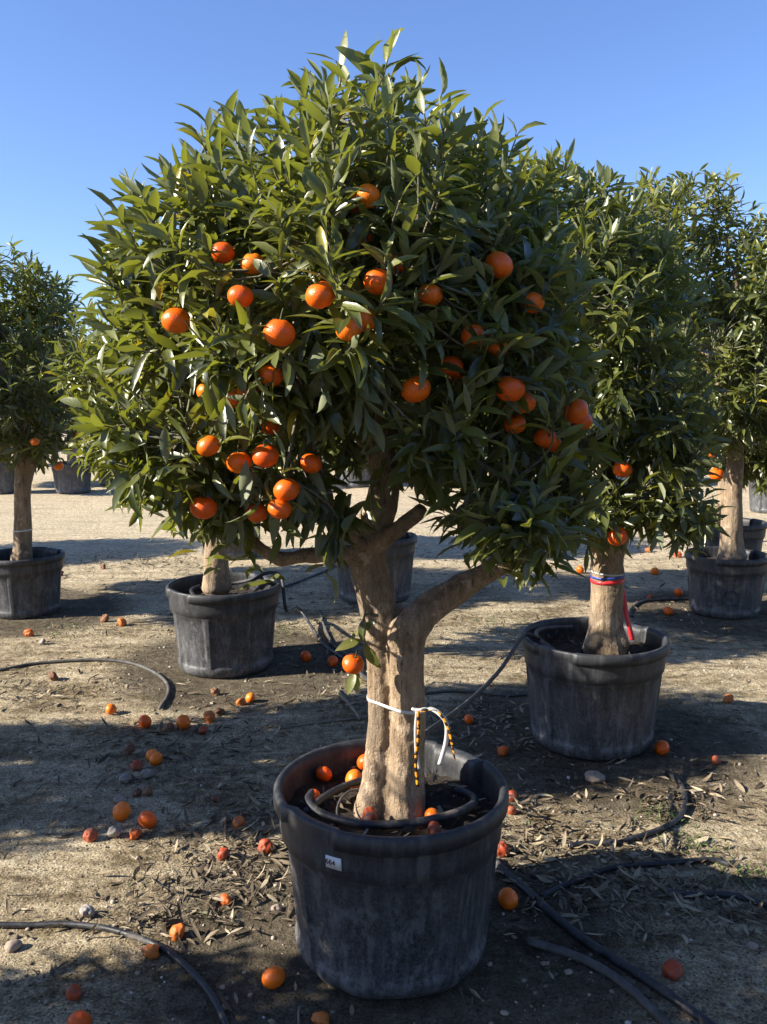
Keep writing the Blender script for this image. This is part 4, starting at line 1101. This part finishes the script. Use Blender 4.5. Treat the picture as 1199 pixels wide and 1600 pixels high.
V, Q = cap_tube([kn + [-.012, 0, .004], kn, kn + [.011, -.002, .002]], [.0035, .0055, .0035], 10, 4); add('knot', mesh_np('knot', V, Q, M['white_tape']), tie)
def px_path(l, Y): return [at(a[0], a[1], Y + (a[2] if len(a) > 2 else 0)) for a in l]
ribbon(px_path([(652, 1112), (650, 1140, -.004), (651, 1175, -.006), (655, 1202, -.006)], YM - .108), .009, (1, .5, 0), M['white_tape'], 'white_tail', tie, twist=.5)
ribbon(px_path([(654, 1112), (654, 1150, -.006), (650, 1190, -.008), (653, 1229, -.006)], YM - .112), .0075, (1, .3, 0), M['stripe'], 'striped_tail', tie, twist=.6)
ribbon(px_path([(655, 1110), (672, 1107), (688, 1116, -.01), (698, 1132, -.012), (697, 1160, -.012), (687, 1195, -.01)], YM - .105), .011, (1, .15, 0), M['white_tape'], 'white_tail', tie, twist=.25)
ribbon(px_path([(656, 1112), (676, 1110), (692, 1121, -.012), (703, 1148, -.014), (711, 1187, -.01)], YM - .108), .0075, (1, -.4, .2), M['stripe'], 'striped_tail', tie, twist=.7)

tie2 = tag(empty('trunk_tie', (0, 0, 0)), 'red and blue tape band on the right trunk with a long red tail', 'ribbon')
bv = bvh_of(right_trunk, right_tree.location); cR = at(949, 905, YR)
V, Q = band(bv, (cR[0], cR[1]), at(949, 910, YR - .06)[2], .014, .006); add('red_band', mesh_np('red_band', V, Q, M['red_tape']), tie2)
V, Q = band(bv, (cR[0], cR[1]), at(949, 903, YR - .06)[2], .008, .006, off=.0045); add('blue_band', mesh_np('blue_band', V, Q, M['blue_tape']), tie2)
V, Q = band(bv, (cR[0], cR[1]), at(949, 898, YR - .06)[2], .006, -.004, off=.003); add('white_band', mesh_np('white_band', V, Q, M['white_tape']), tie2)
ribbon(px_path([(968, 906, .0), (974, 930), (979, 960, -.02), (985, 985, -.03), (988, 1000, -.03)], YR - .02), .020, (1, .2, 0), M['red_tape'], 'red_tail', tie2, twist=.3)
tie3 = tag(empty('trunk_tie', (0, 0, 0)), 'white band tied round the shaded trunk at the left edge', 'ribbon')
bv = bvh_of(l_trunk, l_tree.location); cL = at(35, 828, YL)
V, Q = band(bv, (cL[0], cL[1]), cL[2], .010, .003); add('band', mesh_np('band', V, Q, M['white_tape']), tie3)

# ------------------------------------------------------------------ litter, stones and weeds
pots_xy = [(P_MAIN, .26), (P_RIGHT, .26), (P_LEFT2, .26), (P_LEFT, .235), (P_RIGHT2, .235), (P_MID, .26), (P_BL, .26), (P_RB, .26)]
def off_pots(p):
    ok = np.ones(len(p), bool)
    for c, r in pots_xy: ok &= np.linalg.norm(p[:, :2] - np.asarray(c), axis=1) > r
    return ok
def scatter_patch(cen, n, rng, floor=0):
    out = [np.column_stack([rng.uniform(-3.2, 3.4, floor), rng.uniform(1.0, 8.0, floor)])]
    for (px, py, sx, sy, k) in cen:
        c = on_plane(px, py)[:2]; out.append(np.column_stack([rng.normal(c[0], sx, int(n * k)), rng.normal(c[1], sy, int(n * k))]))
    p = np.vstack(out); p = p[(p[:, 1] > .95)]; return p[off_pots(p)]
rg = np.random.default_rng(5)
patches = [(380, 1330, .16, .16, 1.6), (420, 1270, .12, .12, .6), (300, 1150, .22, .16, 1.2), (250, 1195, .2, .15, .7), (820, 1300, .10, .2, 1.0), (940, 1330, .22, .06, 1.1), (1020, 1400, .25, .08, 1.8), (1120, 1430, .2, .1, 1.0),
           (250, 1440, .12, .06, .6), (1080, 1250, .12, .1, .7), (760, 1130, .12, .15, .8), (560, 1100, .2, .2, .5), (340, 1390, .14, .1, .7), (60, 1080, .3, .1, .5), (240, 880, .35, .18, .9), (860, 1260, .2, .15, .5), (1000, 860, .5, .3, .6), (520, 960, .4, .4, .8), (950, 1180, .2, .06, .4)]
p = scatter_patch(patches, 300, rg, 4600); n = len(p)
az = rg.uniform(0, 6.28, n); d = np.column_stack([np.cos(az), np.sin(az), rg.normal(.06, .14, n)])
nr = np.column_stack([rg.normal(0, .45, n), rg.normal(0, .45, n), np.ones(n)])
L = rg.uniform(.018, .07, n); W = L * rg.uniform(.07, .28, n)
z = ground_h(p[:, 0], p[:, 1]) + .004 + .012 * rg.random(n) ** 2
V, Q, at_ = leaf_blades(np.column_stack([p, z]), d, nr, L, W, rg.normal(.3, .8, n), rg.uniform(-.3, 1.0, n), rg.random(n) ** .9 * .93 + .08 * (rg.random(n) < .06), np.zeros(n))
V[:, 2] = np.maximum(V[:, 2], ground_h(V[:, 0], V[:, 1]) + .0015)
tag(add('leaf_litter', mesh_np('leaf_litter', V, Q, M['litter'], attr=at_)), 'dry curled citrus leaves strewn over the ground', kind='stuff')
# litter on the soil of the pots in view
for (c, s, nn) in ((P_MAIN, 1, 170), (P_RIGHT, 1, 70), (P_LEFT2, 1, 60)):
    rr = .262 * np.sqrt(rg.random(nn)); aa = rg.uniform(0, 6.28, nn); n = nn
    b0 = np.column_stack([c[0] + rr * np.cos(aa), c[1] + rr * np.sin(aa), np.full(n, SOIL_Z + .014) + .012 * rg.random(n)])
    az = rg.uniform(0, 6.28, n); d = np.column_stack([np.cos(az), np.sin(az), rg.normal(.05, .2, n)])
    inward = np.column_stack([c[0] - b0[:, 0], c[1] - b0[:, 1], np.zeros(n)]); d = d + inward * 3.0 * (rr > .2)[:, None]
    L = rg.uniform(.015, .05, n)
    V, Q, at_ = leaf_blades(b0, d, np.column_stack([rg.normal(0, .5, n), rg.normal(0, .5, n), np.ones(n)]), L, L * rg.uniform(.08, .35, n), rg.normal(.3, .8, n), rg.uniform(-.3, 1, n), rg.random(n) * .95, np.zeros(n))
    tag(add('leaf_litter', mesh_np('leaf_litter', V, Q, M['litter'], attr=at_)), 'dry leaf scraps lying on the soil of a pot', kind='stuff')
# two green fallen leaves in the front pot
def stones(p, size, rng, name, label):
    bm = bmesh.new(); bmesh.ops.create_icosphere(bm, subdivisions=1, radius=1.0)
    T = np.array([v.co[:] for v in bm.verts]); Fc = np.array([[v.index for v in f.verts] for f in bm.faces]); bm.free()
    n = len(p); jit = 1 + rng.normal(0, .16, (n, len(T), 1)); sc = size[:, None, None] * rng.uniform([.7, .7, .4], [1.3, 1.3, .8], (n, 3))[:, None, :]
    a = rng.uniform(0, 6.28, n); c, s = np.cos(a), np.sin(a); v = T[None] * jit * sc
    x = v[..., 0] * c[:, None] - v[..., 1] * s[:, None]; y = v[..., 0] * s[:, None] + v[..., 1] * c[:, None]
    z = ground_h(p[:, 0], p[:, 1])[:, None] + v[..., 2] + size[:, None] * .22
    V = np.stack([x + p[:, :1], y + p[:, 1:2], z], -1).reshape(-1, 3)
    tri = (Fc[None] + (np.arange(n) * len(T))[:, None, None]).reshape(-1, 3)
    at_ = np.repeat(np.column_stack([rng.random(n), rng.random(n), np.zeros(n), np.zeros(n)]), len(T), 0)
    return tag(add(name, mesh_np(name, V, np.zeros((0, 4), int), M['gravel'], attr=at_, tri=tri, smooth=False)), label, kind='stuff')
n = 24000; Y_ = 1.0 + 7.0 * rg.random(n) ** 1.6; p = np.column_stack([rg.uniform(-.55, .6, n) * (Y_ + .4), Y_]); p = p[off_pots(p)]
dens = vnoise(np.column_stack([p, np.zeros(len(p))]), 2.2, 8); p = p[dens > rg.uniform(-1.0, .8, len(p))]
stones(p, .0012 + .0085 * rg.random(len(p)) ** 5, rg, 'gravel', 'small loose stones and grit on the sandy ground')
# a few bigger single stones
for (px, py, r, lab) in ((930, 1208, 14, 'pinkish pale stone lying in front of the right pot'), (432, 1419, 8, 'small grey stone left of the front pot'), (1176, 1482, 8, 'small pale stone in the grit at lower right'), (889, 1524, 6, 'little pale pebble between the hoses at lower right'), (20, 1475, 12, 'crumbled white lump under the front left hose'), (187, 1248, 9, 'flat pale stone in the shade left of the fallen fruit')):
    g = on_plane(px, py + r * .6); rr = r * depth(g) / F
    bm = bmesh.new(); bmesh.ops.create_icosphere(bm, subdivisions=3, radius=1.0)
    for v in bm.verts:
        q = np.array([v.co[:]]); f = 1 + .22 * vnoise(q + px, 1.4, 3)[0] + .10 * vnoise(q + px, 3.5, 4)[0]; v.co = Vector((v.co.x * f * rr * 1.1, v.co.y * f * rr * .9, v.co.z * f * rr * .7))
    for f in bm.faces: f.smooth = True
    me = bpy.data.meshes.new('stone'); bm.to_mesh(me); bm.free(); me.materials.append(M['stone'])
    tag(add('stone', me, loc=(g[0], g[1], gh(g[0], g[1]) + rr * .4)), lab, 'stone', 'loose stones on the ground')
# weeds
cen = [(112, 985, .10, .10, 1), (450, 985, .10, .12, 1.2), (770, 972, .14, .14, 1.6), (1080, 1320, .05, .05, .8), (1030, 1278, .05, .05, .9), (1170, 1370, .07, .05, 1), (960, 1090, .1, .1, .5), (640, 930, .2, .1, .4), (1060, 1100, .25, .1, .8)]
p = scatter_patch(cen, 150, rg, 0); n = len(p); az = rg.uniform(0, 6.28, n)
d = np.column_stack([np.cos(az) * .7, np.sin(az) * .7, rg.uniform(.3, 1.1, n)]); L = rg.uniform(.012, .04, n)
V, Q, at_ = leaf_blades(np.column_stack([p, ground_h(p[:, 0], p[:, 1])]), d, np.column_stack([-np.cos(az), -np.sin(az), np.ones(n)]), L, L * rg.uniform(.10, .3, n), rg.uniform(.2, 1.1, n), np.full(n, .3), rg.random(n), np.zeros(n), 4)
tag(add('weeds', mesh_np('weeds', V, Q, M['weed'], attr=at_)), 'sparse low green weeds in the sand', kind='stuff')

# ------------------------------------------------------------------ light
SUN_EL, SUN_ROT = R(29), R(-102)
w = bpy.data.worlds.new('World'); SC.world = w; w.use_nodes = True; nt = w.node_tree
s = nt.nodes.new('ShaderNodeTexSky'); s.sky_type = 'NISHITA'; s.sun_disc = False; s.sun_elevation = SUN_EL; s.sun_rotation = SUN_ROT
s.air_density = 1.0; s.dust_density = .5; s.ozone_density = 2.5; s.altitude = 50
nt.links.new(mix(nt, 1.0, s.outputs[0], (.92, 1.04, 1.38), 'MULTIPLY'), nt.nodes['Background'].inputs[0]); nt.nodes['Background'].inputs[1].default_value = .072
sd = bpy.data.lights.new('sun', 'SUN'); sd.energy = 5.0; sd.angle = R(.5); sd.color = (1.0, .905, .765)
so = bpy.data.objects.new('sun', sd); COL.objects.link(so)
dirv = Vector((math.sin(SUN_ROT) * math.cos(SUN_EL), math.cos(SUN_ROT) * math.cos(SUN_EL), math.sin(SUN_EL)))
so.rotation_euler = dirv.to_track_quat('Z', 'Y').to_euler(); so.location = dirv * 30
SC.view_settings.view_transform = 'Standard'; SC.view_settings.look = 'None'; SC.view_settings.gamma = 1.0; SC.view_settings.exposure = 1.24
SC.render.engine = 'CYCLES'; SC.cycles.max_bounces = 6; SC.cycles.diffuse_bounces = 3; SC.cycles.glossy_bounces = 2; SC.cycles.transmission_bounces = 4; SC.cycles.transparent_max_bounces = 4
SC.cycles.sample_clamp_indirect = 6
try:
    SC.cycles.use_denoising = True; SC.cycles.denoiser = 'OPENIMAGEDENOISE'
except Exception: pass
